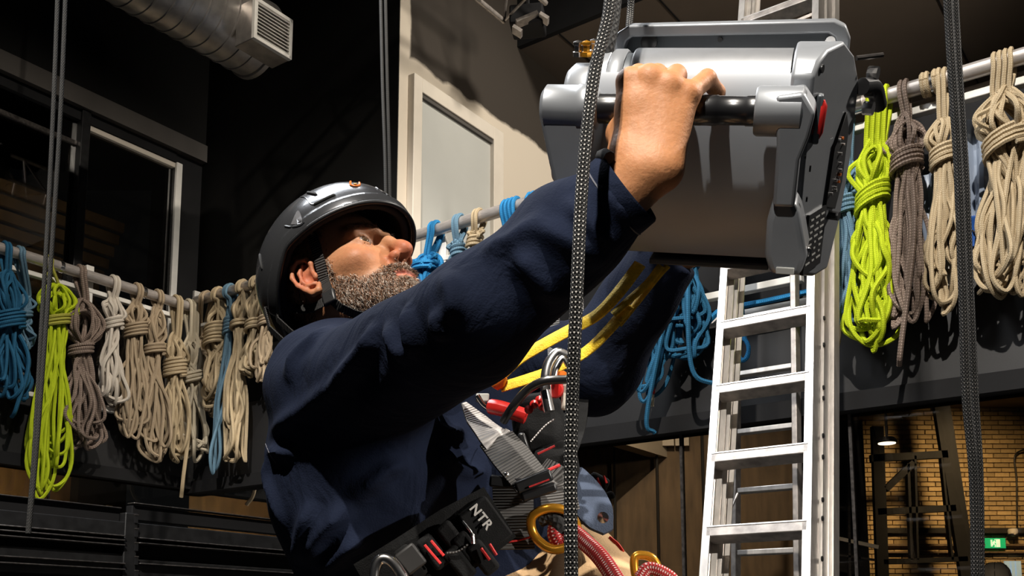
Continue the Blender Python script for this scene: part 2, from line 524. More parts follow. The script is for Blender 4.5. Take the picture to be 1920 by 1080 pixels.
# gallery windows
sJ = sL(LW(344, 400)); sJ2 = sL(LW(333, 400)); sM0, sM1 = sL(LW(147, 400)), sL(LW(164, 400))
w1 = wallbox('L', sM1, sJ2, zFT_L, zHD, -0.09, -0.075, 'window_1', M['glass_dark'])
w2 = wallbox('L', LEN, sM0, zFT_L, zHD, -0.09, -0.075, 'window_2', M['glass_dark'])
wallbox('L', sJ2, sJ, zFT_L, zHD, -0.16, -0.03, 'frame', M['white'], w1, 0.004)
wallbox('L', sM1, sJ2, zHD - 0.035, zHD, -0.12, -0.05, 'frame', M['cream'], w1, 0.003)
wallbox('L', sJ2, 0.02, zFT_L, zLT0, -0.3, -0.05, 'wall_left', M['black'])
wallbox('L', LEN, sJ2, zHD, zLT0, -0.3, -0.04, 'trim_2', M['black'])
wallbox('L', sM0, sM1, zFT_L, zLT0, -0.14, -0.02, 'mullion', M['steel_dark'], w2, 0.004)
wallbox('L', LEN, sM0, zHD - 0.16, zHD - 0.13, -0.12, -0.06, 'transom', M['steel_edge'], w2, 0.003)
# the room behind those windows: sloped plank ceiling, shelves
mbp = None
rm = wallbox('L', -3.2, 0.3, zHD - 0.75, zHD - 0.70, -2.3, -1.2, 'trim_3', M['room_dark'])
for k in range(9):
    wallbox('L', -3.2 + 0.0 * k, 0.3, zHD - 0.68 + 0.085 * k, zHD - 0.68 + 0.085 * k + 0.078, -1.9 + 0.06 * k, -1.87 + 0.06 * k, 'plank', M['warm_wall'], rm)
for k in range(3):
    wallbox('L', -2.6, -1.05, zFT_L + 0.35 + 0.13 * k, zFT_L + 0.37 + 0.13 * k, -1.0, -0.6, 'shelf', M['steel_edge'], rm, 0.003)
# below the left fascia: shopfront glass and a brown wall behind
sD = sL(LW(330, 900))
wg = wallbox('L', LEN, 0.25, 0.0, zFB_L - 0.07, -0.06, -0.05, 'window_3', M['glass'])
wallbox('L', sL(LW(102, 900)) - 0.006, sL(LW(102, 900)) + 0.006, 0, zFB_L - 0.07, -0.07, -0.045, 'pane_joint', M['steel_edge'], wg)
wallbox('L', LEN, sD, 0.0, zFB_L + 0.5, -1.3, -1.2, 'wall_left', M['warm_wall'])
wallbox('L', sD, 0.25, 0.0, zFB_L + 0.5, -1.25, -1.1, 'wall_left', M['room_dark'])
wallbox('L', sL(LW(382, 930)), sL(LW(392, 930)), LW(387, 945)[2], LW(387, 925)[2], -1.1, -1.08, 'trim_4', M['cream'])

# right wall: black wall up to the gallery, fascia, glass front
tG = sR(RW(745, 300)); REND = 6.2
wallbox('R', -0.1, REND, zFB_R, zFT_R, -0.10, 0.0, 'wall_right', M['fascia'])
wallbox('R', -0.1, REND, zFB_R - 0.075, zFB_R, -0.12, 0.03, 'trim_5', M['black'])
wallbox('R', -0.1, tG - .003, zFT_R, 9.0, -0.1, 0.0, 'wall_right', M['black_wall'])
# black upstand behind the ropes of the gallery
zUP = RW(1700, 200, -0.1)[2]
tUP = sR(RW(1105, 380))
wallbox('R', tUP, REND, zFT_R, zUP, -0.22, -0.14, 'wall_right', M['black'])
wallbox('R', tG, tUP, zFT_R, RW(800, 520)[2], -0.22, -0.14, 'wall_right', M['black'])
# cream return wall of the gallery: cream below and along its near edge, dark brown above
GN = C0 + DR * tG
GAX = np.stack([DL, DR, CZ], 1)
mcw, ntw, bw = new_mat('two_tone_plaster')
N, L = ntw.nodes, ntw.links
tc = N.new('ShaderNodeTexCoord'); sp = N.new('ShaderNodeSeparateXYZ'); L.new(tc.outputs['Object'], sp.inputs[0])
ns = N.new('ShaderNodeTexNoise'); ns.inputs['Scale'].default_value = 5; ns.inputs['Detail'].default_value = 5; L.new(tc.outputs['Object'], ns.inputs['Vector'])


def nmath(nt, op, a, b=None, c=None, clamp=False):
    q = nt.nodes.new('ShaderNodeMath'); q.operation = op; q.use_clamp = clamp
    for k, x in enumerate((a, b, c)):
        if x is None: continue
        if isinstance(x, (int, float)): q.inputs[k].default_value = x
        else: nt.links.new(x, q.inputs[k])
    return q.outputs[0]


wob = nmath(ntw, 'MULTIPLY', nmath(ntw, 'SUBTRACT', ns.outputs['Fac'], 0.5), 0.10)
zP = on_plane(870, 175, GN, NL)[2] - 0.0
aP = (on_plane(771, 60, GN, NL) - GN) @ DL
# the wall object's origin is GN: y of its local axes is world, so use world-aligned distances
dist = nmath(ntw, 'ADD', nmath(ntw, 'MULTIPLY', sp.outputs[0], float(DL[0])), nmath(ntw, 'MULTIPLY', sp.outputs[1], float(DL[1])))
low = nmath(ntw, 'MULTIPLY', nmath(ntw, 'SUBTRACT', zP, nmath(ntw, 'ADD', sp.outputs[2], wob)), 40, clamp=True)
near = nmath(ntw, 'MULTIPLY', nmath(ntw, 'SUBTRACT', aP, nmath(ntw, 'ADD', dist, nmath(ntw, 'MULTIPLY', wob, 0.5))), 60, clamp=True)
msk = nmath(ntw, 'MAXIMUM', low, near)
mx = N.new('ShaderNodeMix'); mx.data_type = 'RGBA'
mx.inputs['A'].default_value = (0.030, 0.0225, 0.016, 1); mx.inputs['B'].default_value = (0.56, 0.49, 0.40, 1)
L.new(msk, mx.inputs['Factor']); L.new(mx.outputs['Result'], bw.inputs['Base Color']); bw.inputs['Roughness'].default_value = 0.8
GL = 4.2
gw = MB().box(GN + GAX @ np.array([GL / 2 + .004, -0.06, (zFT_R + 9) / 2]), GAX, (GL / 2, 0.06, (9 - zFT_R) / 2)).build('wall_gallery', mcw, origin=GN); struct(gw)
zS = on_plane(976, 93, GN, NL)[2]
aS = (on_plane(976, 93, GN, NL) - GN) @ DL
# gallery soffit with panel seams, gallery back wall
so = MB().box(GN + GAX @ np.array([aS + 2.0, 3.2, zS + 0.1]), GAX, (2.0, 3.2, 0.1)).build('ceiling_gallery', M['soffit'], origin=GN + CZ * zS); struct(so)
for k in range(7):
    y = 0.32 + 0.72 * k
    MB().box(GN + GAX @ np.array([aS + 2.0, y, zS - 0.002]), GAX, (2.0, 0.004, 0.004)).build('seam', M['black'], so)
MB().box(GN + GAX @ np.array([aS - 0.02, 3.2, zS + 0.4]), GAX, (0.02, 3.2, 0.4)).build('edge_board', M['black'], so)
gb = MB().box(GN + GAX @ np.array([GL + 0.05, 3.2, (zFB_R + 1.3 + zS) / 2]), GAX, (0.05, 3.3, (zS - zFB_R - 1.3) / 2)).build('wall_gallery_back', M['soffit'], origin=GN + DL * GL); struct(gb)
# framed blind window in the cream wall
def GW(px, py): 
    p = on_plane(px, py, GN, NL) - GN
    return p @ DL, p[2]
a0, _ = GW(763, 300); a1, _ = GW(933, 300); i0, _ = GW(779, 300); i1, _ = GW(915, 300)
_, zt = GW(766, 141); _, zi = GW(781, 178); zb = RW(840, 640)[2]
wf = MB().box(GN + GAX @ np.array([(i0 + i1) / 2, 0.01, (zb + zi) / 2]), GAX, ((i1 - i0) / 2, 0.008, (zi - zb) / 2)).build('window_4', M['blind'], origin=GN + DL * i0); struct(wf)
for (x0, x1, z0, z1, o) in ((a0, i0, zb, zt, 0.05), (i1, a1, zb, zt, 0.05), (i0, i1, zi, zt, 0.05)):
    MB().box(GN + GAX @ np.array([(x0 + x1) / 2, o / 2, (z0 + z1) / 2]), GAX, ((x1 - x0) / 2, o / 2, (z1 - z0) / 2)).build('frame', M['cream'], wf, bevel=0.004)
MB().box(GN + GAX @ np.array([(i0 + i1) / 2, 0.02, zi - 0.012]), GAX, ((i1 - i0) / 2, 0.018, 0.012)).build('rebate', M['lintel'], wf)

# right shopfront: glass panes with joints, dark room, brown partition, brick wall
joints = [-0.1, sR(RW(1270, 900)), sR(RW(1592, 900)), sR(RW(1960, 900)), REND]
for k in range(4):
    w = wallbox('R', joints[k] + 0.006, joints[k + 1] - 0.006, 0.0, zFB_R - 0.075, -0.06, -0.048, 'window_%d' % (5 + k), M['glass'])
    wallbox('R', joints[k + 1] - 0.006, joints[k + 1] + 0.006, 0, zFB_R - 0.075, -0.065, -0.04, 'pane_joint', M['steel_edge'], w)
BY = 12.5
# brown plywood partition seen left of the ladder, and a pale window in it
pw = MB().box(P(1180, 900, 8.2) + np.array([0.1, 0.05, -0.4]), np.eye(3), (1.25, 0.05, 1.75)).build('wall_partition', M['warm_wall'], origin=P(1180, 900, 8.2)); struct(pw)
for x in (1152, 1232, 1318):
    q = P(x, 900, 8.13); MB().box(q, np.eye(3), (0.008, 0.02, 1.3)).build('batten', M['room_dark'], pw)
for x0, x1 in ((1242, 1262), (1266, 1290)):
    a, b = P(x0, 836, 8.14), P(x1, 786, 8.14)
    MB().box((a + b) / 2, np.eye(3), (abs(b[0] - a[0]) / 2, 0.015, abs(b[2] - a[2]) / 2)).build('lit_pane', M['cream'], pw)
dk = MB().box((1.94, 10.2, 1.4), np.eye(3), (1.64, 0.05, 2.0)).build('wall_dark', M['room_dark'], origin=(2.2, 10.2, 0)); struct(dk)
bk = MB().box((6.0, BY + 0.06, 2.0), np.eye(3), (4.2, 0.05, 3.2)).build('wall_brick', M['mortar'], origin=(6.0, BY, 0)); struct(bk)
lc = MB().box((4.0, 10.0, EZ + 2.85), np.eye(3), (4.5, 3.2, 0.05)).build('ceiling_back', M['soffit'], origin=(4, 10, EZ + 2.85)); struct(lc)
# bricks: one shared mesh, each brick an object
bl, bh = 0.186, 0.060
brick0 = None
x_lo, x_hi = P(1640, 900, BY)[0], P(1935, 900, BY)[0]
z_hi, z_lo = P(1800, 735, BY)[2], P(1800, 1062, BY)[2]
rows = int((z_hi - z_lo) / bh) + 1
nb = 0
rest = MB()
cand = []
for r in range(rows + 12):
    z = z_lo - 6 * bh + r * bh
    for c in range(-2, int((x_hi - x_lo) / bl) + 8):
        cand.append((x_lo + c * bl + (bl / 2 if r % 2 else 0) + RNG.uniform(-.004, .004), z))
cx, cz = P(1800, 900, BY)[0], P(1800, 900, BY)[2]
cand.sort(key=lambda q: max(abs(q[0] - cx) / (x_hi - x_lo), abs(q[1] - cz) / (z_hi - z_lo)))
for x, z in cand:
    yo = BY - 0.004 + RNG.uniform(-0.006, 0.004)
    if nb < 295:
        if brick0 is None:
            brick0 = MB().box((x, BY, z), np.eye(3), (bl / 2 - 0.006, 0.02, bh / 2 - 0.006)).build('brick', M['brick'], bk)
            bx, bz = x, z
        else:
            b = brick0.copy(); COL.objects.link(b); b.parent = bk
            b.location = (x - bx, yo - BY, z - bz)
        nb += 1
    else:
        rest.box((x, yo, z), np.eye(3), (bl / 2 - 0.006, 0.02, bh / 2 - 0.006))
st = rest.build('brick', M['brick'], bk); st['kind'] = 'stuff'
# per-brick tone
m = M['brick']; nt = m.node_tree; b = nt.nodes['Principled BSDF']
oi = nt.nodes.new('ShaderNodeObjectInfo'); hs = nt.nodes.new('ShaderNodeHueSaturation')
src = b.inputs['Base Color'].links[0].from_socket
nt.links.new(src, hs.inputs['Color']); nt.links.new(nmath(nt, 'MULTIPLY_ADD', oi.outputs['Random'], 0.5, 0.72), hs.inputs['Value']); nt.links.new(hs.outputs[0], b.inputs['Base Color'])
# dark ledges and a conduit on the brick wall
for y0, y1 in ((1000, 990), (1024, 1020), (1037, 1034)):
    a, c = P(1660, y0, BY - 0.06), P(1940, y1, BY - 0.06)
    MB().box((a + c) / 2, np.eye(3), (abs(c[0] - a[0]) / 2, 0.03, abs(y0 - y1) / 1919 * BY / 2)).build('ledge', M['warm_wall'] if y0 != 1000 else M['room_dark'], bk)
tp = MB().tube(spline([P(1907, 985, BY - .1), P(1906, 900, BY - .1), P(1903, 855, BY - .1), P(1925, 842, BY - .1), P(1945, 842, BY - .1)], 8), 0.011, 8)
tp.build('conduit', M['steel_dark'], bk, smooth=True)
# leaning steel window frame in front of the bricks
FR = 11.6
def bar2(px0, py0, px1, py1, w, name, parent, d=FR, dep=0.04, m='black'):
    a, c = P(px0, py0, d), P(px1, py1, d)
    t = nrm(c - a); s = np.cross(t, [0, 1, 0])
    return MB().box((a + c) / 2, np.stack([t, s, [0, 1, 0]], 1), (np.linalg.norm(c - a) / 2, w / 2 / 1919 * d, dep)).build(name, M[m], parent)
fr = thing('leaning_steel_frame', P(1720, 1085, FR), 'dark steel window frame leaning before the lit buff brick wall', 'frame')
bar2(1742, 620, 1819, 1110, 30, 'post', fr)
bar2(1644, 800, 1655, 1110, 22, 'post', fr)
bar2(1632, 860, 1775, 852, 14, 'crossbar', fr)
bar2(1644, 960, 1790, 953, 12, 'crossbar', fr)
bar2(1655, 1054, 1812, 1048, 9, 'crossbar', fr)
bar2(1701, 870, 1708, 1050, 5, 'glazing_bar', fr)
bar2(1714, 855, 1719, 1050, 4, 'glazing_bar', fr)
bar2(1764, 860, 1784, 1050, 4, 'glazing_bar', fr)
bar2(1660, 918, 1712, 868, 12, 'brace', fr)
# posts and rails of the dark room
dr = thing('dark_door_frame', P(1600, 1085, 9.5), 'dark door frame with a pale rail left of the leaning steel frame', 'frame')
bar2(1588, 760, 1593, 1110, 5, 'post', dr, 9.5, .02, 'steel_edge')
bar2(1572, 1010, 1646, 1026, 7, 'rail', dr, 9.5, .02, 'cream')
bar2(1610, 1030, 1612, 1110, 4, 'post', dr, 9.5, .02)
bar2(1566, 1040, 1640, 1050, 4, 'rail', dr, 9.5, .02, 'steel_edge')
# exit sign
ex = thing('exit_sign', P(1865, 1018, BY - 0.09), 'small lit green exit sign with a white running figure on the brick wall', 'sign')
def exb(x0, x1, y0, y1, m, name, dy):
    a, c = P(x0, y1, BY - 0.08 - dy), P(x1, y0, BY - 0.08 - dy)
    return MB().box((a + c) / 2, np.eye(3), ((c[0] - a[0]) / 2, 0.012, (c[2] - a[2]) / 2)).build(name, M[m], ex)
exb(1847, 1884, 1009, 1028, 'exit_green', 'panel', 0)
exb(1858, 1859.6, 1012, 1025, 'exit_white', 'pictogram', .013)
exb(1868, 1874, 1011, 1026, 'exit_white', 'pictogram', .013)
fg = MB(); d_ = BY - 0.106
fg.tube([P(1864.5, 1014, d_), P(1863.5, 1019, d_)], 0.009, 6)
fg.tube([P(1863.5, 1019, d_), P(1866, 1022, d_), P(1866, 1026, d_)], 0.006, 6)
fg.tube([P(1863.5, 1019, d_), P(1861.5, 1022, d_), P(1858.5, 1022, d_)], 0.006, 6)
fg.tube([P(1861, 1018, d_), P(1864.5, 1015, d_), P(1867, 1018, d_)], 0.005, 6)
fg.lathe([(0, -.008), (.008, 0), (0, .008)], P(1865.5, 1011.8, d_), (0, 1, 0), 8)
fg.build('running_figure', M['exit_white'], ex)
exb(1845, 1886, 1007, 1009, 'steel_dark', 'casing', -.005)
exb(1845, 1886, 1028, 1030, 'steel_dark', 'casing', -.005)
# dome camera, daylit door below the sign
dc = thing('ceiling_speaker', P(1899, 996, BY - .15), 'small round pale wall fitting above the green exit sign', 'fitting')
MB().lathe([(0.0, -.07), (.05, -.05), (.062, 0.0), (.05, .03), (.0, .035)], P(1899, 996, BY - .12), (0, 0, 1), 16).build('body', M['cream'], dc, smooth=True)
MB().box(P(1899, 1003, BY - .12), np.eye(3), (.05, .05, .012)).build('bracket', M['steel_dark'], dc)
dd = MB().box((P(1876, 1075, BY - .1) + np.array([0, 0, -.45])), np.eye(3), (.25, .02, .5)).build('door_1', M['room_dark'], origin=P(1876, 1085, BY - .1)); struct(dd)
for x0, x1 in ((1886, 1894), (1896, 1903), (1905, 1913)):
    a, c = P(x0, 1100, BY - .14), P(x1, 1052, BY - .14)
    MB().box((a + c) / 2, np.eye(3), ((c[0] - a[0]) / 2, 0.015, (c[2] - a[2]) / 2)).build('pane', M['pale_door'], dd)
# ceiling lamp inside, then unseen warm spots added to light the rooms
lp = thing('round_ceiling_lamp', P(1663, 829, 8.0), 'small round glowing ceiling lamp inside the room behind the glass', 'lamp')
MB().lathe([(0.0, 0), (.068, 0), (.068, .02), (.0, .02)], P(1663, 832, 8.0), (0, 0, 1), 20).build('diffuser', M['lamp'], lp, smooth=True)
MB().lathe([(0.078, .005), (.085, .02), (.06, .05), (0, .05)], P(1663, 832, 8.0), (0, 0, 1), 20).build('housing', M['steel_dark'], lp, smooth=True)
hd = MB().tube([P(1663, 826, 8.0), P(1663, 826, 8.0) + np.array([0, 0, 1.30])], 0.012, 8); hd.build('drop_rod', M['steel_dark'], lp)
spot('back_room_fill', (5.2, 10.3, 3.9), (5.4, 12.5, 1.9), 620, 95, (1.0, 0.78, 0.46), 0.15, 0.9)
spot('partition_fill', (0.9, 6.6, 3.6), (0.9, 8.2, 1.6), 70, 90, (1.0, 0.80, 0.52), 0.15, 0.9)
spot('left_gallery_fill', (-3.0, 6.0, 3.9), (-3.6, 6.9, 3.9), 55, 120, (1.0, 0.86, 0.62), 0.2, 0.9)  # unseen, added so the planks behind the window show
spot('left_room_fill', (-3.05, 5.75, 2.15), (-3.9, 6.3, 1.9), 60, 150, (1.0, 0.80, 0.5), 0.2, 0.9)  # unseen, added for the brown glow under the left fascia
# pale ribbed dome standing in for a person's head far behind the glass: a lampshade
ls = thing('bystander_head', P(1868, 1086, 9.6), 'pale round shade in place of a head at the bottom edge below the exit sign', 'bystander')
MB().lathe([(0.0, .155), (.05, .15), (.095, .125), (.125, .08), (.14, 0), (.14, -.1)], P(1868, 1085, 9.6), (0, 0, 1), 24).build('crown', M['cream'], ls, smooth=True)
for k in range(6):
    aa = k * math.pi / 3
    MB().tube(spline([P(1868, 1085, 9.6) + np.array([math.cos(aa) * r, math.sin(aa) * r, z]) for r, z in ((.02, .157), (.096, .128), (.143, 0), (.143, -.1))], 5), .003, 5).build('rib', M['lintel'], ls)
# poster seen through the ladder
po = MB().box(P(1452, 1068, 9.0), np.eye(3), (0.042, 0.008, 0.062)).build('notice', M['sign_white'], origin=P(1452, 1068, 9.0)); tag(po, 'small white notice with a red square seen low through the ladder', 'notice')
MB().box(P(1453, 1060, 8.985), np.eye(3), (0.018, 0.006, 0.016)).build('red_square', M['red'], po)
fx = thing('office_equipment', P(1440, 960, 9.4), 'dim cabinet with small yellow lights seen through the ladder rungs', 'cabinet')
MB().box((P(1440, 960, 9.5)[0], 9.5, 1.34), np.eye(3), (.28, .08, 1.34)).build('body', M['steel_dark'], fx, bevel=.01)
for (x, y, w) in ((1437, 955, 9), (1442, 977, 5), (1455, 955, 6), (1438, 910, 7)):
    MB().box(P(x, y, 9.39), np.eye(3), (w / 1919 * 9, .01, .009)).build('indicator', M['cream'], fx)
MB().box(P(1475, 1018, 9.4), np.eye(3), (.16, .05, .05)).build('tray', M['blind'], fx)
# ------------------------------------------------------------------ rope racks
RO = 0.17


def rack(side, pa, pb, name, label, ext):
    W_ = LW if side == 'L' else RW
    n = NL if side == 'L' else NR
    d = DL if side == 'L' else DR
    a, b = W_(*pa, RO), W_(*pb, RO)
    z = (a[2] + b[2]) / 2; a[2] = b[2] = z
    root = thing(name, C0 + CZ * z, label, 'rope rack')
    dirn = nrm(b - a)
    MB().tube([a + dirn * ext[0], b + dirn * ext[1]], 0.031, 16).build('rail', M['pipe'], root, smooth=True)
    return root, z


rackL, zRL = rack('L', (0, 472), (360, 571), 'rope_rack', 'grey pipe rail with white bars along the left black wall holding coiled ropes', (-2.4, -0.02))
rackR, zRR = rack('R', (1000, 377), (1900, 111), 'rope_rack', 'pale pipe rail climbing to the top right above the black fascia', (-2.62, 1.6))


def wbar(side, p0, p1, off, hz, parent, m='white', name='bar', dep=0.02):
    W_ = LW if side == 'L' else RW
    ax = AXL if side == 'L' else AXR
    a, b = W_(*p0, off), W_(*p1, off)
    if abs((b - a)[2]) < 0.35 * np.linalg.norm(b - a):
        b[2] = a[2] = (a[2] + b[2]) / 2
        half = (np.linalg.norm(b - a) / 2, dep, hz)
    else:
        half = (hz, dep, np.linalg.norm(b - a) / 2)
    MB().box((a + b) / 2, ax, half).build(name, M[m], parent, bevel=0.004)


wbar('L', (-300, 410), (372, 605), 0.115, 0.014, rackL)
wbar('L', (-300, 690), (215, 755), 0.09, 0.014, rackL)
wbar('L', (180, 765), (330, 790), 0.05, 0.018, rackL, 'pipe')
for x, y0, y1 in ((166, 498, 575), (367, 546, 640)):
    wbar('L', (x, y0), (x, y1), 0.12, 0.024, rackL, 'white', 'bracket', 0.012)
for x, y in ((113, 497), (268, 543)):
    p = LW(x, y, RO); p[2] = zRL
    MB().lathe([(0.036, -.012), (0.036, .012)], p, DL, 14).build('clamp', M['chrome'], rackL, smooth=True)
wbar('R', (380, 622), (1010, 425), 0.115, 0.012, rackR, 'white')
wbar('R', (1560, 255), (2100, 103), 0.115, 0.016, rackR, 'white')
wbar('R', (1640, 222), (2100, 92), 0.09, 0.014, rackR, 'pipe', 'conduit')
wbar('R', (820, 500), (1100, 410), 0.10, 0.02, rackR, 'white', 'bar')
wbar('R', (1290, 566), (1505, 522), 0.06, 0.016, rackR, 'white')
wbar('R', (1290, 615), (1520, 562), 0.06, 0.018, rackR, 'white')
for x, y0, y1 in ((830, 445, 505), (1050, 375, 440), (1580, 215, 262)):
    wbar('R', (x, y0), (x, y1), 0.12, 0.03, rackR, 'white', 'bracket', 0.012)
for x, y in ((1747, 152), (1610, 192)):
    p = RW(x, y, RO); p[2] = zRR
    MB().lathe([(0.037, -.02), (0.037, .02)], p, DR, 14).build('clamp', M['chrome'], rackR, smooth=True)


# ------------------------------------------------------------------ hanks of rope
def hank(label, m, side, att, top, wrap, bot, wt, ww, wb, n=14, th=3.0, wn=4, off=0.17, group=None, spread=0.3,
         seed=0, hang=2, tail=None, tilt=0.25, m2=None, name='rope_hank', hollow=0.8):
    rg = np.random.default_rng(1000 + seed)
    W_ = LW if side == 'L' else RW
    nn = NL if side == 'L' else NR
    ta = DL if side == 'L' else DR
    zr = zRL if side == 'L' else zRR
    A = W_(att[0], att[1], RO); A[2] = zr
    T, Wp, B = W_(*top, off), W_(*wrap, off), W_(*bot, off)
    s = Wp[1] / 1919.
    r = th * s
    wt, ww, wb = wt * s, ww * s, wb * s
    root = thing(name, A, label, 'rope', group)
    co = MB()
    for k in range(n):
        sg = 1 if k % 2 else -1
        a1 = rg.normal(math.pi if sg > 0 else 0, 0.75); r1 = rg.uniform(hollow * .7, 1.0)
        a2 = rg.normal(0 if sg > 0 else math.pi, 0.75); r2 = rg.uniform(hollow * .7, 1.0)
        a3 = a2 + rg.normal(0, 1.2) + math.pi * (rg.random() < 0.45); r3 = rg.uniform(0.25, 1.0)
        a4 = rg.uniform(0, 6.28); q4 = math.sqrt(rg.random())
        a5 = rg.uniform(0, 6.28); q5 = math.sqrt(rg.random())
        e = lambda a, q: (ta * math.cos(a) + nn * 0.8 * math.sin(a)) * q
        o1, o2, o3, w1, w2 = e(a1, r1), e(a2, r2), e(a3, r3), e(a4, q4), e(a5, q5)
        h = rg.uniform(0.72, 1.04); f = 1 - spread * rg.random() ** 1.3
        up, dn = T - Wp, B - Wp
        j = lambda q: rg.normal(0, q * 1.5, 3)
        pts = [Wp + ww * w1,
               Wp + .45 * h * up + wt * o1 + j(r),
               Wp + .8 * h * up + wt * o1 * .8,
               Wp + h * up + wt * (o1 + o2) * .3,
               Wp + .8 * h * up + wt * o2 * .8,
               Wp + .45 * h * up + wt * o2 + j(r),
               Wp + ww * w2,
               Wp + .22 * f * dn + (ww * .7 + wb * .3) * (w2 * .6 + o2 * .4) + j(r * .6),
               Wp + .55 * f * dn + wb * .85 * o2 + j(r * 1.2),
               Wp + .86 * f * dn + wb * o2 + j(r * 1.5),
               Wp + f * dn + wb * (o2 + o3) * .45 + j(r),
               Wp + .88 * f * dn + wb * o3 + j(r * 1.5),
               Wp + .55 * f * dn + wb * .85 * o3 + j(r * 1.2),
               Wp + .22 * f * dn + (ww * .7 + wb * .3) * (w1 * .6 + o3 * .4) + j(r * .6)]
        co.tube(spline(pts, 6, closed=True), r, 6, closed=True)
    if tail is not None:
        tb = W_(*tail, off)
        pts = [Wp + ta * ww * .4, Wp + (B - Wp) * .5 + ta * wb * .6 + nn * wb, (B + tb) / 2 + nn * wb * .6, tb]
        co.tube(spline(pts, 8), r * 1.15, 6)
    co.build('coil', M[m], root, smooth=True)
    # wrap: turns round the bundle
    ax = nrm(T - Wp); u = nrm(np.cross(ax, nn)); v = np.cross(ax, u)
    t = np.linspace(0, 1, wn * 14 + 1)
    ang = t * wn * 2 * math.pi + rg.uniform(0, 6)
    R_ = ww * 1.12 + r
    hel = Wp + (u[None] * np.cos(ang)[:, None] * R_ + v[None] * np.sin(ang)[:, None] * R_) + ax[None] * ((t - .5) * wn * r * 2.1 + np.cos(ang) * R_ * tilt)[:, None]
    MB().tube(hel, r * 1.02, 6).build('wrap', M[m2 or m], root, smooth=True)
    # hanging loop over the rail
    hl = MB()
    rr = 0.031 + r
    for k in range(hang):
        o = ta * (k - (hang - 1) / 2) * r * 2.2
        b0 = T * .75 + Wp * .25
        pts = [b0 + nn * r + o, T + nn * r * 2 + o, A + o + nn * rr - CZ * rr * .8, A + o + nn * rr * .9 + CZ * rr * .3, A + o + CZ * rr, A + o - nn * rr, A + o - nn * rr * .7 - CZ * rr, T - nn * r + o, b0 - nn * r + o]
        hl.tube(spline(pts, 6), r, 6)
    hl.build('hanging_loop', M[m2 or m], root, smooth=True)
    return root


G1 = 'coiled ropes hung along the left wall rail'
G2 = 'coiled ropes hung along the right wall rail'
hank('dark blue rope hank at the far left end of the rail', 'r_blue', 'L', (10, 474), (12, 512), (15, 602), (20, 748), 30, 24, 34, 18, 3.4, 5, seed=1, group=G1, tail=(22, 782))
hank('small faded blue rope bundle tucked behind the dark blue hank', 'r_pale_blue', 'L', (36, 482), (50, 548), (46, 590), (52, 662), 12, 9, 12, 7, 3.0, 2, 0.10, seed=2, group=G1)
hank('long lime yellow rope hank reaching lowest beside the black cable', 'r_lime', 'L', (91, 497), (106, 535), (104, 602), (80, 942), 40, 20, 38, 20, 3.4, 3, seed=3, spread=.35, group=G1, m2='r_olive', hang=1)
hank('brown flecked rope hank with two splayed loops beside the lime rope', 'r_brown', 'L', (150, 513), (158, 560), (152, 655), (152, 840), 46, 16, 42, 18, 3.4, 3, seed=4, spread=.25, group=G1)
hank('small off white rope hank with few loose loops', 'r_white', 'L', (213, 531), (212, 556), (214, 607), (208, 768), 19, 11, 26, 8, 3.6, 3, seed=5, spread=.3, group=G1)
hank('beige rope hank with tall straight strands right of the off white one', 'r_beige', 'L', (257, 543), (256, 566), (255, 618), (248, 820), 20, 15, 26, 15, 3.2, 4, seed=6, group=G1)
hank('beige rope hank wrapped low with diamond shaped upper loops', 'r_beige', 'L', (296, 554), (296, 574), (290, 656), (292, 868), 19, 14, 26, 15, 3.2, 3, seed=7, group=G1)
hank('thick cream yellow rope hank with crossed wrap near the corner', 'r_tan', 'L', (331, 562), (331, 624), (328, 690), (330, 862), 17, 15, 24, 14, 3.4, 5, seed=8, group=G1, tail=(340, 932), spread=.45)
hank('pale cream rope hank hung from a white strap in the corner', 'r_cream', 'L', (358, 570), (360, 622), (362, 704), (364, 866), 16, 13, 27, 13, 3.4, 3, seed=9, group=G1, hang=3)
hank('thin beige rope bundle half hidden in the corner behind the cream hank', 'r_beige', 'R', (386, 592), (380, 625), (382, 665), (392, 790), 9, 7, 12, 7, 3.0, 2, 0.06, seed=10, group=G2)
hank('tan rope hank with many tight wraps just right of the corner', 'r_tan', 'R', (410, 560), (412, 566), (406, 630), (400, 758), 20, 17, 26, 13, 3.4, 6, seed=11, group=G2)
hank('narrow faded blue rope sling falling to a long loop among tan ropes', 'r_pale_blue', 'R', (432, 545), (434, 562), (430, 610), (404, 884), 10, 6, 14, 4, 3.2, 5, seed=12, spread=.1, group=G2)
hank('long tan rope hank right of the faded blue sling', 'r_tan', 'R', (456, 537), (457, 545), (450, 608), (434, 868), 15, 12, 22, 12, 3.4, 2, seed=13, group=G2, spread=.4)
hank('short tan rope hank behind the blue helmeted man\'s back'.replace('blue ', ''), 'r_tan', 'R', (481, 527), (482, 534), (476, 612), (466, 702), 14, 11, 15, 10, 3.3, 3, seed=14, group=G2)
hank('beige rope hank half hidden by the helmet\'s rear edge', 'r_beige', 'R', (506, 520), (506, 526), (500, 606), (492, 720), 14, 11, 15, 10, 3.3, 3, seed=15, group=G2)
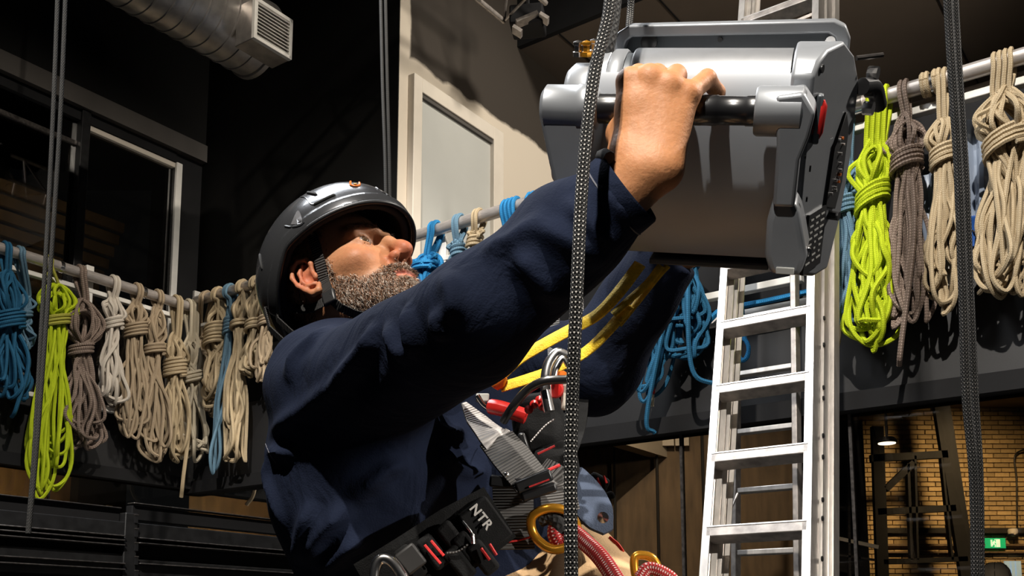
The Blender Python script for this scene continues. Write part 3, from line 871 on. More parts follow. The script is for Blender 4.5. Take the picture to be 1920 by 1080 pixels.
# seen between helmet and arm
hank('bright blue rope coil hung before the pale blind beside the face', 'r_bright_blue', 'R', (817, 436), (806, 478), (800, 502), (798, 640), 28, 20, 24, 15, 4.2, 2, seed=16, group=G2, hang=2)
hank('pale blue cord with a looped knot left of the beige cords', 'r_pale_blue', 'R', (862, 421), (860, 448), (858, 468), (848, 560), 10, 7, 26, 6, 4.0, 3, seed=17, group=G2)
hank('beige cord hank half hidden behind the raised sleeve', 'r_tan', 'R', (898, 410), (894, 434), (890, 452), (880, 560), 14, 9, 20, 8, 3.6, 3, seed=18, group=G2)
hank('blue rope on the pipe right above the raised sleeve', 'r_bright_blue', 'R', (960, 390), (960, 420), (960, 470), (965, 640), 16, 12, 22, 8, 4.2, 3, seed=19, group=G2, hang=4)
hank('second blue rope on the pipe near the winch, hidden by the sleeve', 'r_bright_blue', 'R', (1003, 376), (1003, 410), (1004, 460), (1008, 640), 16, 12, 22, 8, 4.2, 3, seed=20, group=G2, hang=3)
# below the winch
hank('large dark blue rope hank hanging below the winch beside the ladder', 'r_blue', 'R', (1285, 293), (1285, 400), (1288, 492), (1280, 680), 30, 16, 54, 18, 4.2, 4, seed=21, group=G2, spread=.6, tail=(1345, 722))
hank('dark blue rope bundle drooping left with a long loop and red whipping', 'r_blue', 'R', (1262, 300), (1264, 420), (1264, 500), (1216, 762), 18, 10, 36, 12, 4.0, 3, seed=22, group=G2, spread=.55, tail=(1228, 812))
hank('faded blue rope hank between the ladder and the lime rope', 'r_pale_blue', 'R', (1590, 202), (1590, 300), (1586, 386), (1582, 610), 20, 17, 24, 12, 4.4, 4, 0.13, seed=23, group=G2, m2='r_pale_blue')
hank('bright lime yellow rope hank right of the winch', 'r_lime', 'R', (1648, 180), (1643, 258), (1636, 372), (1634, 655), 33, 22, 46, 22, 5.0, 4, seed=24, group=G2, spread=.75, hang=4, tilt=.5)
hank('brown flecked rope hank with a long tail right of the lime rope', 'r_brown', 'R', (1696, 168), (1700, 212), (1700, 305), (1704, 612), 36, 22, 34, 16, 4.6, 4, seed=25, group=G2, tail=(1686, 686), spread=.3)
hank('narrow beige rope hank with a round upper ring beside the black hoist rope', 'r_tan', 'R', (1768, 148), (1768, 222), (1770, 292), (1772, 582), 28, 18, 30, 13, 4.6, 4, seed=26, group=G2, spread=.35)
hank('thick beige rope hank at the far right end of the rail', 'r_tan', 'R', (1882, 120), (1878, 168), (1890, 272), (1872, 560), 52, 36, 52, 28, 4.8, 4, seed=27, group=G2, spread=.25, hang=4)


def loose(label, m, pts, th, side='R', off=0.15, name='rope_loop', closed=False, cat='rope'):
    W_ = LW if side == 'L' else RW
    w = [W_(x, y, off) for x, y in pts]
    s = w[0][1] / 1919
    o = MB().tube(spline(w, 8, closed), th * s, 7, closed).build(name, M[m], smooth=True, origin=w[0])
    return tag(o, label, cat)


loose('single tan rope loop hanging behind the ladder\'s right rails', 'r_tan', [(1565, 500), (1566, 545), (1575, 610), (1570, 650), (1550, 672), (1525, 655), (1515, 600), (1530, 520)], 3.6)
loose('blue strap stretched behind the ladder', 'r_bright_blue', [(1325, 606), (1352, 582), (1400, 572), (1450, 562), (1520, 546)], 6, off=0.12, name='strap', cat='strap')
loose('small bright blue coil hung on the fascia behind the ladder', 'r_bright_blue', [(1392, 575), (1392, 600), (1388, 640), (1382, 660), (1390, 676), (1402, 668), (1402, 645), (1392, 636), (1384, 648), (1388, 672), (1398, 672), (1404, 652), (1396, 632), (1393, 600)], 4.2, off=0.12, name='rope_coil')
cl = thing('rope_coil', RW(1742, 158, RO), 'tan cord wound round the pipe left of the black hoist rope', 'rope')
for k, x in enumerate((1732, 1740, 1755, 1763)):
    p = RW(x, 154, RO); p[2] = zRR
    MB().tube(p + 0.041 * (np.cos(np.linspace(0, 6.2832, 18))[:, None] * NR + np.sin(np.linspace(0, 6.2832, 18))[:, None] * CZ), .0095, 6).build('turn', M['r_tan'], cl, smooth=True)
# red and bone whipping on the blue tail, tags
wp = MB().tube([RW(1224, 712, .18), RW(1224, 738, .18)], .011, 8).build('whipping', M['red'], origin=RW(1224, 712, .18), smooth=True); tag(wp, 'red whipping tube hung among the dark blue rope loops', 'tag')
MB().tube([RW(1223, 740, .18), RW(1222, 762, .18)], .010, 8).build('tip', M['r_cream'], wp, smooth=True)

# pale sheets, tub and pulley stored behind the right ropes
def sheet(pts, label, off):
    q = [RW(x, y, off) for x, y in pts]
    a, b, c, d = q
    n_ = 9
    V = []; 
    for i in range(n_):
        for j in range(n_):
            u, v = i / (n_ - 1), j / (n_ - 1)
            p = (a * (1 - u) + b * u) * (1 - v) + (d * (1 - u) + c * u) * v
            V.append(p + NR * (0.02 * math.sin(3.1 * u * 3 + 2 * v) * (0.5 + v) + RNG.normal(0, .004)))
    f = [[i * n_ + j, (i + 1) * n_ + j, (i + 1) * n_ + j + 1, i * n_ + j + 1] for i in range(n_ - 1) for j in range(n_ - 1)]
    o = MB().add(np.array(V), f).build('plastic_sheet', M['plastic_sheet'], origin=a)
    sm = o.modifiers.new('thickness', 'SOLIDIFY'); sm.thickness = 0.004
    return tag(o, label, 'sheet')
sheet([(1712, 335), (1760, 320), (1772, 500), (1728, 505)], 'pale blue plastic sheet behind the narrow beige hank', -0.02)
sheet([(1798, 232), (1862, 214), (1862, 455), (1806, 440)], 'pale blue plastic sheet between the black hoist rope and the thick beige hank', -0.03)
tb = thing('blue_tub', RW(1830, 470, 0.0), 'small blue plastic tub seen behind the ropes right of the hoist rope', 'tub')
MB().lathe([(.045, 0), (.052, .10), (.058, .105), (.058, .115), (.05, .115), (.043, .01)], RW(1830, 468, 0.04), (0, 0, 1), 18).build('body', M['blue_plastic'], tb, smooth=True)
MB().tube(spline([RW(1812, 418, .04), RW(1830, 436, .1), RW(1848, 418, .04)], 6), .003, 6).build('handle', M['steel_edge'], tb)
pu = thing('pulley', RW(1772, 520, 0.03), 'pale grey metal pulley block hung behind the narrow beige hank', 'pulley')
MB().lathe([(0, -.02), (.045, -.02), (.05, -.012), (.036, 0), (.05, .012), (.045, .02), (0, .02)], RW(1774, 508, .05), NR, 22).build('sheave', M['chrome'], pu, smooth=True)
MB().prism([(-.04, -.06), (.04, -.06), (.05, 0), (.03, .08), (-.03, .08), (-.05, 0)], RW(1774, 508, .078), AXR[:, [0, 1, 2]], -.004, .004, axis=1).build('cheek_plate', M['blind'], pu, bevel=.003)
MB().lathe([(0, .0), (.012, .0), (.012, .02), (0, .02)], RW(1780, 512, .08), NR, 12).build('axle', M['chrome'], pu)
gt = thing('lime_pulley', RW(1716, 478, 0.03), 'small lime green pulley glimpsed behind the brown flecked rope', 'pulley')
MB().tube(spline([RW(1706, 455, .09), RW(1714, 470, .09), RW(1708, 490, .09)], 6), .012, 8).build('cheek', M['r_lime'], gt, smooth=True)
MB().lathe([(0, -.01), (.02, -.01), (.015, 0), (.02, .01), (0, .01)], RW(1722, 505, .08), NR, 14).build('sheave', M['chrome'], gt, smooth=True)
MB().box(RW(1722, 530, .08), AXR, (.01, .012, .05)).build('strap', M['r_lime'], gt)

# ------------------------------------------------------------------ ladder (three sections)
LDb, LDt = P(1420, 1080, 3.0), P(1464, 0, 3.87)
ldv = nrm(LDt - LDb); ldn = nrm(np.cross(DR, ldv))
if ldn[1] > 0: ldn = -ldn
LAX = np.stack([DR, ldn, ldv], 1)
lad = thing('ladder', LDb + ldv * (-(LDb[2]) / ldv[2]), 'tall aluminium extension ladder leaning on the fascia, in three sections', 'ladder')


def on_lad(px, py, off=0.0):
    p = on_plane(px, py, LDb + ldn * off, ldn) - LDb
    return p @ DR, p @ ldv


def lad_rail(x0, w, off, dep, l0, l1, parent, name='rail', m='alu'):
    mb = MB()
    prof = [(-w / 2, -dep), (w / 2, -dep), (w / 2, -dep + .005), (-w / 2 + .005, -dep + .005), (-w / 2 + .005, dep - .005), (w / 2, dep - .005), (w / 2, dep), (-w / 2, dep)]
    if x0 > 0: prof = [(-a, b) for a, b in prof][::-1]
    mb.prism([(a + x0, b + off) for a, b in prof], LDb, LAX, l0, l1, axis=2)
    return mb.build(name, M[m], parent)


hw = 0.158
l0 = -LDb[2] / ldv[2] + 0.02; l1 = 2.75
for off, sc, nm in ((0.0, 1.0, 'front'), (-0.075, 1.0, 'middle'), (-0.15, 1.0, 'rear')):
    pass
for x0 in (-hw, hw):
    lad_rail(x0, 0.026, 0.0, 0.034, l0, l1, lad)
    lad_rail(x0 * (1.04 if x0 > 0 else .95), 0.024, -0.08, 0.030, l0 + .1, l1 + .2, lad)
lad_rail(hw * 1.10, 0.022, -0.155, 0.028, l0 + .1, l1 + .15, lad, m='alu')
sp_ = []
ys = [610, 733.5, 865, 1000]
ls_ = [on_lad((1340 + 1515) / 2, y)[1] for y in ys]
step = (ls_[0] - ls_[3]) / 3
rl = [ls_[3] + step * k for k in range(-5, 12)]
for l in rl:
    if l < l0 + 0.05 or l > l1: continue
    c = LDb + LAX @ np.array([0, 0.004, l])
    rg_ = MB().box(c, LAX, (hw + .002, 0.030, 0.0165)).build('rung', M['alu_dark'], lad, bevel=0.003)
    MB().box(c + LAX @ np.array([0, 0.002, 0.0172]), LAX, (hw, 0.030, 0.003)).build('tread', M['alu'], rg_, bevel=0.001)
# rear stay: a narrower, near-vertical section behind
st0 = P(1437, 1035, 3.86); st1 = P(1434, 500, 3.98)
sv = nrm(st1 - st0); sn = nrm(np.cross(DR, sv)); sn = -sn if sn[1] > 0 else sn
SAX = np.stack([DR, sn, sv], 1)
swd = 0.124
for x0 in (-swd, swd):
    MB().box(st0 + SAX @ np.array([x0, 0, .2]), SAX, (0.011, 0.025, 1.72)).build('stay_rail', M['alu_dark'], lad, bevel=.003)
for y in (480, 590, 695, 805, 917, 1035, 1150):
    p = on_plane(1435, y, st0, sn); l = (p - st0) @ sv
    MB().box(st0 + SAX @ np.array([0, 0, l]), SAX, (swd, 0.016, 0.0105)).build('stay_rung', M['alu'], lad, bevel=.003)
MB().tube([P(1383, 925, 3.35), P(1352, 1000, 3.3)], .004, 6).build('latch_rod', M['alu_dark'], lad)
MB().tube([P(1372, 620, 3.6), P(1368, 715, 3.5)], .004, 6).build('latch_rod', M['alu_dark'], lad)
MB().box((P(1482, 45, 3.95) + P(1545, 18, 3.95)) / 2, np.stack([nrm(P(1545, 18, 3.95) - P(1482, 45, 3.95)), [0, 1, 0], nrm(np.cross(nrm(P(1545, 18, 3.95) - P(1482, 45, 3.95)), [0, 1, 0]))], 1), (.075, .006, .006)).build('brace', M['alu'], lad)
for k, y in enumerate((590, 640, 720, 740, 810, 850, 930, 965, 1040)):
    x = 1541 - (y - 590) * .028
    w_, l_ = on_lad(x, y, -0.04)
    MB().lathe([(0, 0), (.008, 0), (.008, .004), (0, .004)], LDb + LAX @ np.array([hw * 1.04 + .012, -0.045, l_]), DR, 10).build('rivet', M['plastic_black'], lad)

# ------------------------------------------------------------------ duct, grille, truss
dE = P(474, 72, 5.15)
du = thing('spiral_duct', dE + np.array([0, 0, -.2]), 'large round spiral ventilation duct under the black ceiling at the left', 'duct')
RD = 0.205
mb = MB(); prof = []
for k in range(46):
    a = -0.085 * k
    prof += [(RD, a), (RD, a - .070), (RD + .006, a - .074), (RD + .006, a - .082)]
mb.lathe(prof, dE, DL, 40); mb.build('pipe', M['duct'], du, smooth=True)
MB().lathe([(RD + .003, .0), (RD + .012, .004), (RD + .012, .03), (RD + .003, .034), (RD - .03, .034)], dE, DL, 40).build('end_collar', M['duct'], du, smooth=True)
MB().lathe([(RD - .004, .0), (0, .001)], dE + DL * .01, DL, 40).build('end_cap', M['steel_dark'], du)
for k in (1.0, 2.6):
    MB().tube([dE - DL * k + CZ * RD, dE - DL * k + CZ * (9.0 - dE[2])], .006, 6).build('hanger_rod', M['steel_dark'], du)
gr0 = on_plane(511, 55, dE + NL * 0.30, NL)
gl = thing('vent_grille', gr0, 'square louvred vent box mounted on the round duct', 'vent')
GHX, GHZ = 0.125, 0.112
MB().box(gr0 - NL * 0.075, AXL, (GHX, 0.065, GHZ)).build('box', M['duct'], gl, bevel=.004)
fr_ = MB()
for (cx_, cz_, hx, hz) in ((-GHX + .008, 0, .010, GHZ), (GHX - .008, 0, .010, GHZ), (0, GHZ - .008, GHX, .010), (0, -GHZ + .008, GHX, .010)):
    MB().box(gr0 + AXL @ np.array([cx_, .0, cz_]), AXL, (hx, .012, hz)).build('frame', M['white'], gl, bevel=.002)  # frame and louvres painted white to carry the grille's brighter light
for k in range(10):
    z = -GHZ + .028 + k * (2 * GHZ - .05) / 9
    aa = math.radians(35)
    ax = np.stack([DL, NL * math.cos(aa) - CZ * math.sin(aa), NL * math.sin(aa) + CZ * math.cos(aa)], 1)
    MB().box(gr0 + AXL @ np.array([0, .002, z]), ax, (GHX - .018, .012, .0022)).build('louvre', M['white'], gl)

tr = thing('lighting_truss', P(950, -10, 5.2), 'aluminium lighting truss in the dark at the top centre', 'truss')
ta_ = P(945, 40, 5.6); tdir = DL
tb_ = ta_ - tdir * 1.6
o2 = np.array(DR) * 0.30; o3 = np.array(DR) * 0.15 + CZ * 0.28
for o_ in (np.zeros(3), o2, o3):
    MB().tube([tb_ + o_, ta_ + o_], .016, 8).build('chord', M['alu_dark'], tr, smooth=True)
for k in range(6):
    a = ta_ - tdir * (.27 * k)
    b = ta_ - tdir * (.27 * k + .135)
    for pr in ((a, b + o2), (b + o2, a - tdir * .27), (a, b + o3), (b + o3, a + o2)):
        MB().tube(pr, .008, 6).build('lacing', M['alu_dark'], tr)
MB().tube([ta_ - tdir * 1.0 + o3, ta_ - tdir * 1.0 + o3 + CZ * 4], .008, 6).build('sling', M['steel_dark'], tr)
sl = thing('stage_lamp', P(993, 62, 5.6), 'dark stage lamp with barn doors hanging from the truss', 'lamp')
lc_ = P(990, 40, 5.6)
lax = np.stack([nrm(DR + 0.5 * DL), nrm(-0.5 * DR + DL), CZ], 1)
MB().box(lc_, lax, (.10, .09, .06)).build('body', M['black'], sl, bevel=.01)
for a, c in (((968, 45), (1008, 28)), ((962, 54), (978, 64)), ((1012, 30), (1028, 40))):
    p, q = P(*a, 5.5), P(*c, 5.5)
    t = nrm(q - p)
    MB().box((p + q) / 2, np.stack([t, nrm(np.cross(CZ, t)), np.cross(t, nrm(np.cross(CZ, t)))], 1), (np.linalg.norm(q - p) / 2, .035, .010)).build('barn_door', M['alu_dark'], sl)
MB().tube([lc_ + CZ * .06, lc_ + CZ * .35], .01, 6).build('yoke', M['steel_dark'], sl)

# ------------------------------------------------------------------ black steel racking at the lower left
ra = thing('steel_racking', P(235, 1080, 3.4) * np.array([1, 1, 0]), 'black steel racking with slotted post and beams at the lower left', 'racking')
RPO = P(236, 1000, 3.4)


def RK(px, py): return on_plane(px, py, RPO, NL)
def beam(p0, p1, hz, dep, name, m, o=0.0):
    a, b = RK(*p0), RK(*p1)
    z = (a[2] + b[2]) / 2; a[2] = b[2] = z
    MB().box((a + b) / 2 + NL * o, AXL, (np.linalg.norm(b - a) / 2, dep, hz)).build(name, M[m], ra, bevel=.003)
sc_ = 3.4 / 1919
for (p0, p1) in (((-260, 948), (226, 988)), ((248, 990), (760, 1040))):
    beam((p0[0], p0[1] + 4), (p1[0], p1[1] + 4), 15 * sc_, .025, 'beam', 'steel_dark')
    beam((p0[0], p0[1] - 26), (p1[0], p1[1] - 26), 14 * sc_, .018, 'beam', 'black', -.02)
    beam((p0[0], p0[1] - 41), (p1[0], p1[1] - 41), 1.3 * sc_, .02, 'beam_highlight', 'steel_edge', -.01)  # pale strips paint highlight lines along the beams
for dy in (3, 12, 22, 60, 72):
    beam((-260, 962 + dy), (222, 1003 + dy), 1.5 * sc_, .03, 'beam_highlight', 'steel_edge', .012)
for dy in (5, 13, 46, 75):
    beam((250, 1005 + dy), (760, 1048 + dy), 1.3 * sc_, .03, 'beam_highlight', 'steel_edge', .008)
beam((-260, 1030), (226, 1062), 22 * sc_, .02, 'beam', 'steel_dark')
beam((248, 1062), (760, 1100), 18 * sc_, .02, 'beam', 'steel_dark')
pz = RK(236, 963)[2]
beam((-300, 1000), (760, 1098), 48 * sc_, .004, 'dark_backing', 'black', -.03)  # black sheet added so the gaps between beams stay dark
po_ = MB().box((RPO[0], RPO[1], pz / 2), AXL, (.024, .03, pz / 2)).build('post', M['steel_dark'], ra, bevel=.003)
for k in range(6):
    p = RK(245, 975 + 26 * k) + NL * .032
    MB().box(p, AXL, (.006, .002, .012)).build('slot', M['black'], po_)
    MB().box(p + CZ * .0155, AXL, (.007, .003, .002)).build('slot_lip', M['steel_edge'], po_)

# ------------------------------------------------------------------ hanging ropes in front
def rope(pts, r, m, name, label, n=10, sides=10, z_to=None):
    p = [P(*q) for q in pts]
    p = spline(p, n)
    if z_to is not None:
        p = np.vstack([p[0] + (p[0] - p[4]) * (z_to - p[0][2]) / (p[0] - p[4])[2], p])
    o = MB().tube(p, r, sides).build(name, M[m], smooth=True, origin=p[-1])
    return tag(o, label, 'rope')


def tubes(pts, r, n=8): return spline([P(*q) for q in pts], n)


rope([(1147, -40, .95), (1140, 30, .94), (1118, 120, .93), (1102, 230, .92), (1090, 370, .91), (1082, 540, .90), (1075, 700, .90), (1070, 850, .90), (1070, 960, .90), (1072, 1130, .90)], .0062, 'r_black', 'hoist_rope', 'thick black flecked rope crossing in front of the hand and raised arm', z_to=8.9)
rope([(1156, -40, 1.10), (1148, 40, 1.10), (1138, 95, 1.10), (1128, 150, 1.12)], .0085, 'r_charcoal', 'hoist_rope', 'charcoal rope end entering the winch just behind the flecked rope', z_to=8.9)
rope([(1186, -40, 1.3), (1182, 20, 1.3), (1178, 70, 1.27), (1172, 130, 1.24)], .0048, 'r_black', 'hoist_rope', 'thinner black rope entering the winch behind its grey bail', z_to=8.9)
rope([(1775, -40, 1.6), (1783, 100, 1.6), (1797, 320, 1.6), (1806, 560, 1.6), (1812, 740, 1.6), (1826, 900, 1.6), (1830, 1130, 1.6)], .0078, 'r_black2', 'hoist_rope', 'left strand of the doubled black rope hanging at the right', z_to=8.9)
rope([(1788, -40, 1.61), (1795, 100, 1.61), (1809, 320, 1.61), (1819, 560, 1.61), (1827, 740, 1.61), (1836, 900, 1.61), (1838, 1130, 1.61)], .0070, 'r_black2', 'hoist_rope', 'right strand of the doubled black rope at the right', z_to=8.9)
rope([(109, -40, 2.5), (100, 200, 2.5), (88, 440, 2.5), (76, 640, 2.5), (64, 850, 2.5), (52, 1000, 2.5)], .0055, 'r_charcoal', 'lifting_cable', 'left one of the two thin charcoal cables crossing the lime rope', z_to=8.9)
rope([(124, -40, 2.48), (114, 200, 2.48), (99, 440, 2.48), (84, 640, 2.48), (68, 850, 2.48), (54, 1000, 2.48)], .0055, 'r_charcoal', 'lifting_cable', 'right one of the two thin charcoal cables crossing the lime rope', z_to=8.9)
rope([(713, -40, 3.6), (717, 150, 3.6), (722, 300, 3.6), (724, 420, 3.6)], .0065, 'r_charcoal', 'lifting_cable', 'left one of two thin dark ropes before the cream corner', z_to=8.9)
rope([(722, -40, 3.62), (726, 150, 3.62), (730, 300, 3.62), (732, 420, 3.62)], .0065, 'r_charcoal', 'lifting_cable', 'right one of two thin dark ropes before the cream corner', z_to=8.9)
# ------------------------------------------------------------------ rope winch held by the man
def rot3(yaw, pitch, roll):
    cy, sy, cp, sp_, cr, sr = math.cos(yaw), math.sin(yaw), math.cos(pitch), math.sin(pitch), math.cos(roll), math.sin(roll)
    Z = np.array([[cy, -sy, 0], [sy, cy, 0], [0, 0, 1]]); X = np.array([[1, 0, 0], [0, cp, -sp_], [0, sp_, cp]]); Y = np.array([[cr, 0, sr], [0, 1, 0], [-sr, 0, cr]])
    return Z @ X @ Y


WO = P(1275, 206, 1.03)
WA = rot3(math.radians(-20), math.radians(36), math.radians(10.4))


def W(x, y, z): return WO + WA @ np.array([x, y, z])


def wpx(px, py, y):
    p = WA.T @ (on_plane(px, py, WO + WA[:, 1] * y, WA[:, 1]) - WO)
    return p


wi = thing('rope_winch', W(0.03, .1, -.2), 'grey motor rope winch with black grab bar, held by the man in the helmet', 'winch')
# black grab bar between two bosses, with its grip sleeves
gb_ = MB().lathe([(.0140, -.105), (.0140, .10)], WO, WA[:, 0], 28).build('grab_bar', M['rubber'], wi, smooth=True)
MB().lathe([(.0143, -.100), (.0158, -.097), (.0158, -.060), (.0143, -.057)], WO, WA[:, 0], 28).build('grip_sleeve', M['rubber'], gb_, smooth=True)
MB().lathe([(.0143, .010), (.0158, .013), (.0158, .040), (.0150, .041), (.0150, .070), (.0158, .071), (.0158, .086), (.0143, .088)], WO, WA[:, 0], 28).build('grip_sleeve', M['rubber'], gb_, smooth=True)
# arms
MB().lathe([(0, -.153), (.018, -.153), (.0245, -.148), (.0245, -.112), (.0255, -.111), (.0255, -.098), (.022, -.091), (.014, -.088), (0, -.088)], WO, WA[:, 0], 32).build('left_boss', M['grey_dev'], wi, smooth=True)
MB().prism([(-.153, .004), (-.1525, -.012), (-.143, -.057), (-.135, -.09), (-.130, -.125), (-.100, -.125), (-.096, -.055), (-.092, -.03), (-.092, .004)], WO, WA, -.020, .045, axis=1).build('left_arm', M['grey_dev'], wi, bevel=.006, seg=3)
MB().lathe([(0, .080), (.0235, .080), (.0255, .083), (.0255, .127), (.020, .131), (0, .131)], WO, WA[:, 0], 32).build('right_boss', M['grey_dev'], wi, smooth=True)
MB().prism([(.100, .018), (.128, .022), (.142, .002), (.138, -.022), (.131, -.045), (.131, -.095), (.108, -.095), (.106, -.030)], WO, WA, -.022, .050, axis=1).build('right_arm', M['grey_dev'], wi, bevel=.004, seg=3)
MB().prism([(.108, -.090), (.130, -.088), (.137, -.102), (.150, -.150), (.145, -.172), (.112, -.172), (.104, -.150), (.103, -.112)], WO, WA, -.016, .070, axis=1).build('right_foot', M['grey_dev'], wi, bevel=.007, seg=3)
# body: front shield curving under, cowl barrel on top, left rings
MB().prism([(.056, .03), (.045, .012), (.044, -.012), (.0455, -.036), (.0485, -.060), (.053, -.084), (.059, -.107), (.067, -.130), (.077, -.151), (.090, -.171), (.106, -.188), (.19, -.205), (.19, .03)], WO, WA, -.112, .112, axis=0).build('front_shield', M['grey_shield'], wi, smooth=True)
BC = W(0, .108, -.013)
MB().lathe([(0, -.068), (.0625, -.068), (.0635, -.066), (.0635, .110), (0, .110)], BC, WA[:, 0], 64).build('cowl', M['grey_dev2'], wi, smooth=True)
MB().lathe([(0, -.078), (.058, -.078), (.058, -.066), (0, -.066)], BC, WA[:, 0], 48).build('rope_shadow_ring', M['grey_rim'], wi, smooth=True)  # dark ring put where the rope's shadow falls on the barrel
MB().lathe([(0, -.118), (.057, -.118), (.0625, -.112), (.0625, -.095), (.0612, -.094), (.0625, -.092), (.0625, -.080), (.060, -.077), (0, -.077)], BC, WA[:, 0], 56).build('gear_housing', M['grey_dev'], wi, smooth=True)
MB().lathe([(0, -.148), (.040, -.148), (.047, -.140), (.047, -.119), (0, -.119)], BC, WA[:, 0], 48).build('end_cap', M['grey_dev'], wi, smooth=True)
MB().prism([(-.150, -.02), (-.120, .0), (-.112, .0), (-.112, -.19), (-.130, -.18), (-.150, -.11)], WO, WA, .075, .19, axis=1).build('left_side', M['grey_dev'], wi, bevel=.006, seg=3)
MB().lathe([(0, -.166), (.016, -.166), (.022, -.160), (.022, -.12), (0, -.12)], W(0, .10, -.085), WA[:, 0], 28).build('side_knob', M['grey_dev'], wi, smooth=True)
# right housing: side plate sloping outwards to the back
out = [(.040, .030), (.052, .044), (.075, .053), (.125, .056), (.165, .038), (.195, .004), (.200, -.085), (.188, -.160), (.165, -.215), (.120, -.212), (.070, -.196), (.046, -.165), (.040, -.06)]
def xo(y): return .134 + max(0, (y - .035)) * .33
vv, n_ = [], len(out)
for k in (0, 1):
    for (y, z) in out:
        vv.append(W(.112 if k == 0 else xo(y), y, z))
ff = [[k, (k + 1) % n_, n_ + (k + 1) % n_, n_ + k] for k in range(n_)] + [list(range(n_))[::-1], list(range(n_, 2 * n_))]
MB().add(vv, ff).build('right_housing', M['grey_dev'], wi, bevel=.004, seg=3)
MB().lathe([(0, .0), (.0045, .0), (.0045, .003), (0, .003)], W(xo(.06) - .001, .060, .035), nrm(WA @ np.array([1, -.33, 0])), 14).build('screw', M['steel_dark'], wi)
# bail at the back
bo = [(-.108, -.02), (-.108, .048), (-.102, .062), (-.088, .070), (.150, .074), (.163, .068), (.170, .054), (.172, -.03), (.158, -.03), (.157, .046), (.152, .056), (.145, .060), (-.084, .057), (-.091, .052), (-.095, .042), (-.095, -.02)]
MB().prism(bo, WO, WA, .165, .196, axis=1).build('bail', M['grey_dev'], wi, bevel=.0025, seg=3)
MB().prism([(-.096, -.02), (-.096, .06), (.158, .064), (.158, -.02)], WO, WA, .188, .194, axis=1).build('bail_recess', M['grey_rim'], wi)
MB().lathe([(.006, 0), (.010, .001), (.010, .006), (.006, .007)], W(-.065, .182, .050), -WA[:, 1], 20).build('rope_eye', M['steel_dark'], wi, smooth=True)
MB().lathe([(0, 0), (.003, 0), (.003, .003), (0, .003)], W(.020, .187, .052), -WA[:, 1], 10).build('screw', M['steel_dark'], wi)
MB().lathe([(0, 0), (.006, 0), (.006, .004), (0, .004)], W(.148, .186, .050), -WA[:, 1], 12).build('screw', M['chrome'], wi)
# red stop button, lever, bolt, clip, screws
MB().tube([W(.147, .055, .004), W(.147, .055, -.002), W(.1455, .055, -.030), W(.1455, .055, -.037)], [.003, .0062, .0062, .003], 12).build('stop_button', M['red'], wi, smooth=True)
MB().box(W(.1445, .057, -.016), WA, (.0035, .008, .026)).build('button_base', M['grey_rim'], wi, bevel=.002)
MB().tube([W(.155, .15, -.142), W(.182, .14, -.142)], .0055, 10).build('lever', M['plastic_black'], wi)
MB().lathe([(0, 0), (.0075, 0), (.0085, .002), (.0085, .007), (.007, .009), (.0035, .009), (.003, .006), (0, .006)], W(.143, .010, -.152), nrm(WA @ np.array([.8, -.6, 0])), 16).build('bolt', M['chrome'], wi, smooth=True)
MB().box(W(.128, -.014, -.166), WA, (.010, .004, .004)).build('clip', M['blind'], wi, bevel=.001)
for (x, z, d) in ((.1415, -.062, .0035), (.1415, -.095, .003), (.135, -.050, .002)):
    MB().lathe([(0, 0), (d, 0), (d, .002), (0, .002)], W(x, .02, z), WA[:, 0], 10).build('screw', M['steel_dark'], wi)
SD = nrm(WA @ np.array([.33, 1, 0])); SN = nrm(WA @ np.array([1, -.33, 0]))
SAXW = np.stack([SD, SN, WA[:, 2]], 1)


def side(y, z, o=0.): return W(xo(y), y, z) + SN * o
pz_ = [(-.026, -.052), (.012, -.062), (.026, -.032), (.026, .030), (.010, .052), (-.020, .016)]
cp_ = MB().prism([(a * 1.0, b) for a, b in pz_], side(.145, -.075, .0), SAXW, -.002, .003, axis=1).build('connector_panel', M['plastic_black'], wi, bevel=.001)
for k in range(13):
    a, b = RNG.uniform(-.016, .018), RNG.uniform(-.045, .035)
    MB().lathe([(0, .0), (.0018, .0), (.0018, .004), (0, .004)], side(.145, -.075, .002) + SD * a + WA[:, 2] * b, SN, 8).build('pin', M['chrome' if k % 5 else 'orange'], cp_)
rp_ = MB().box(side(.096, -.160, .001), SAXW, (.030, .002, .036)).build('rating_plate', M['plastic_black'], wi)
for r_ in range(8):
    for c_ in range(3):
        MB().box(side(.078 + c_ * .017, -.132 - r_ * .0075, .0032), SAXW, (.002 + .005 * RNG.random(), .0004, .0010)).build('print_line', M['blind'], rp_)
# brass and chrome unions at the upper left
for (x, y, m_, r_) in ((-.126, .10, 'gold', .006), (-.136, .10, 'chrome', .0065), (-.121, .12, 'chrome', .0055)):
    MB().lathe([(0, 0), (r_, 0), (r_, .005), (r_ * .7, .006), (r_ * .7, .012), (r_, .013), (r_, .016), (0, .018)], W(x, y, .042), WA[:, 2], 6).build('union', M[m_], wi)
# cable gland and socket behind at the right
MB().tube(spline([W(.19, .19, .0), W(.205, .22, -.005), W(.215, .25, -.03)], 5), .010, 10).build('cable_gland', M['plastic_black'], wi, smooth=True)
for k in range(3):
    MB().lathe([(0, 0), (.008, 0), (.008, .012), (0, .012)], W(.196, .215, .012 - .02 * k), SN, 8).build('gland_nut', M['steel_dark' if k % 2 else 'chrome'], wi)
MB().tube([W(.18, .2, .03), W(.21, .215, .032)], .003, 8).build('pin_lever', M['steel_edge'], wi)
MB().box(W(.03, .150, -.203), WA, (.075, .035, .004)).build('belly_plate', M['grey_rim'], wi, bevel=.002)
# ------------------------------------------------------------------ implicit surfaces
def rc(p, a, b, r1, r2):
    a = np.asarray(a, float); ba = np.asarray(b, float) - a
    pa = p - a
    t = np.clip((pa @ ba) / (ba @ ba), 0, 1)
    return np.linalg.norm(pa - t[:, None] * ba, axis=1) - (r1 + (r2 - r1) * t)


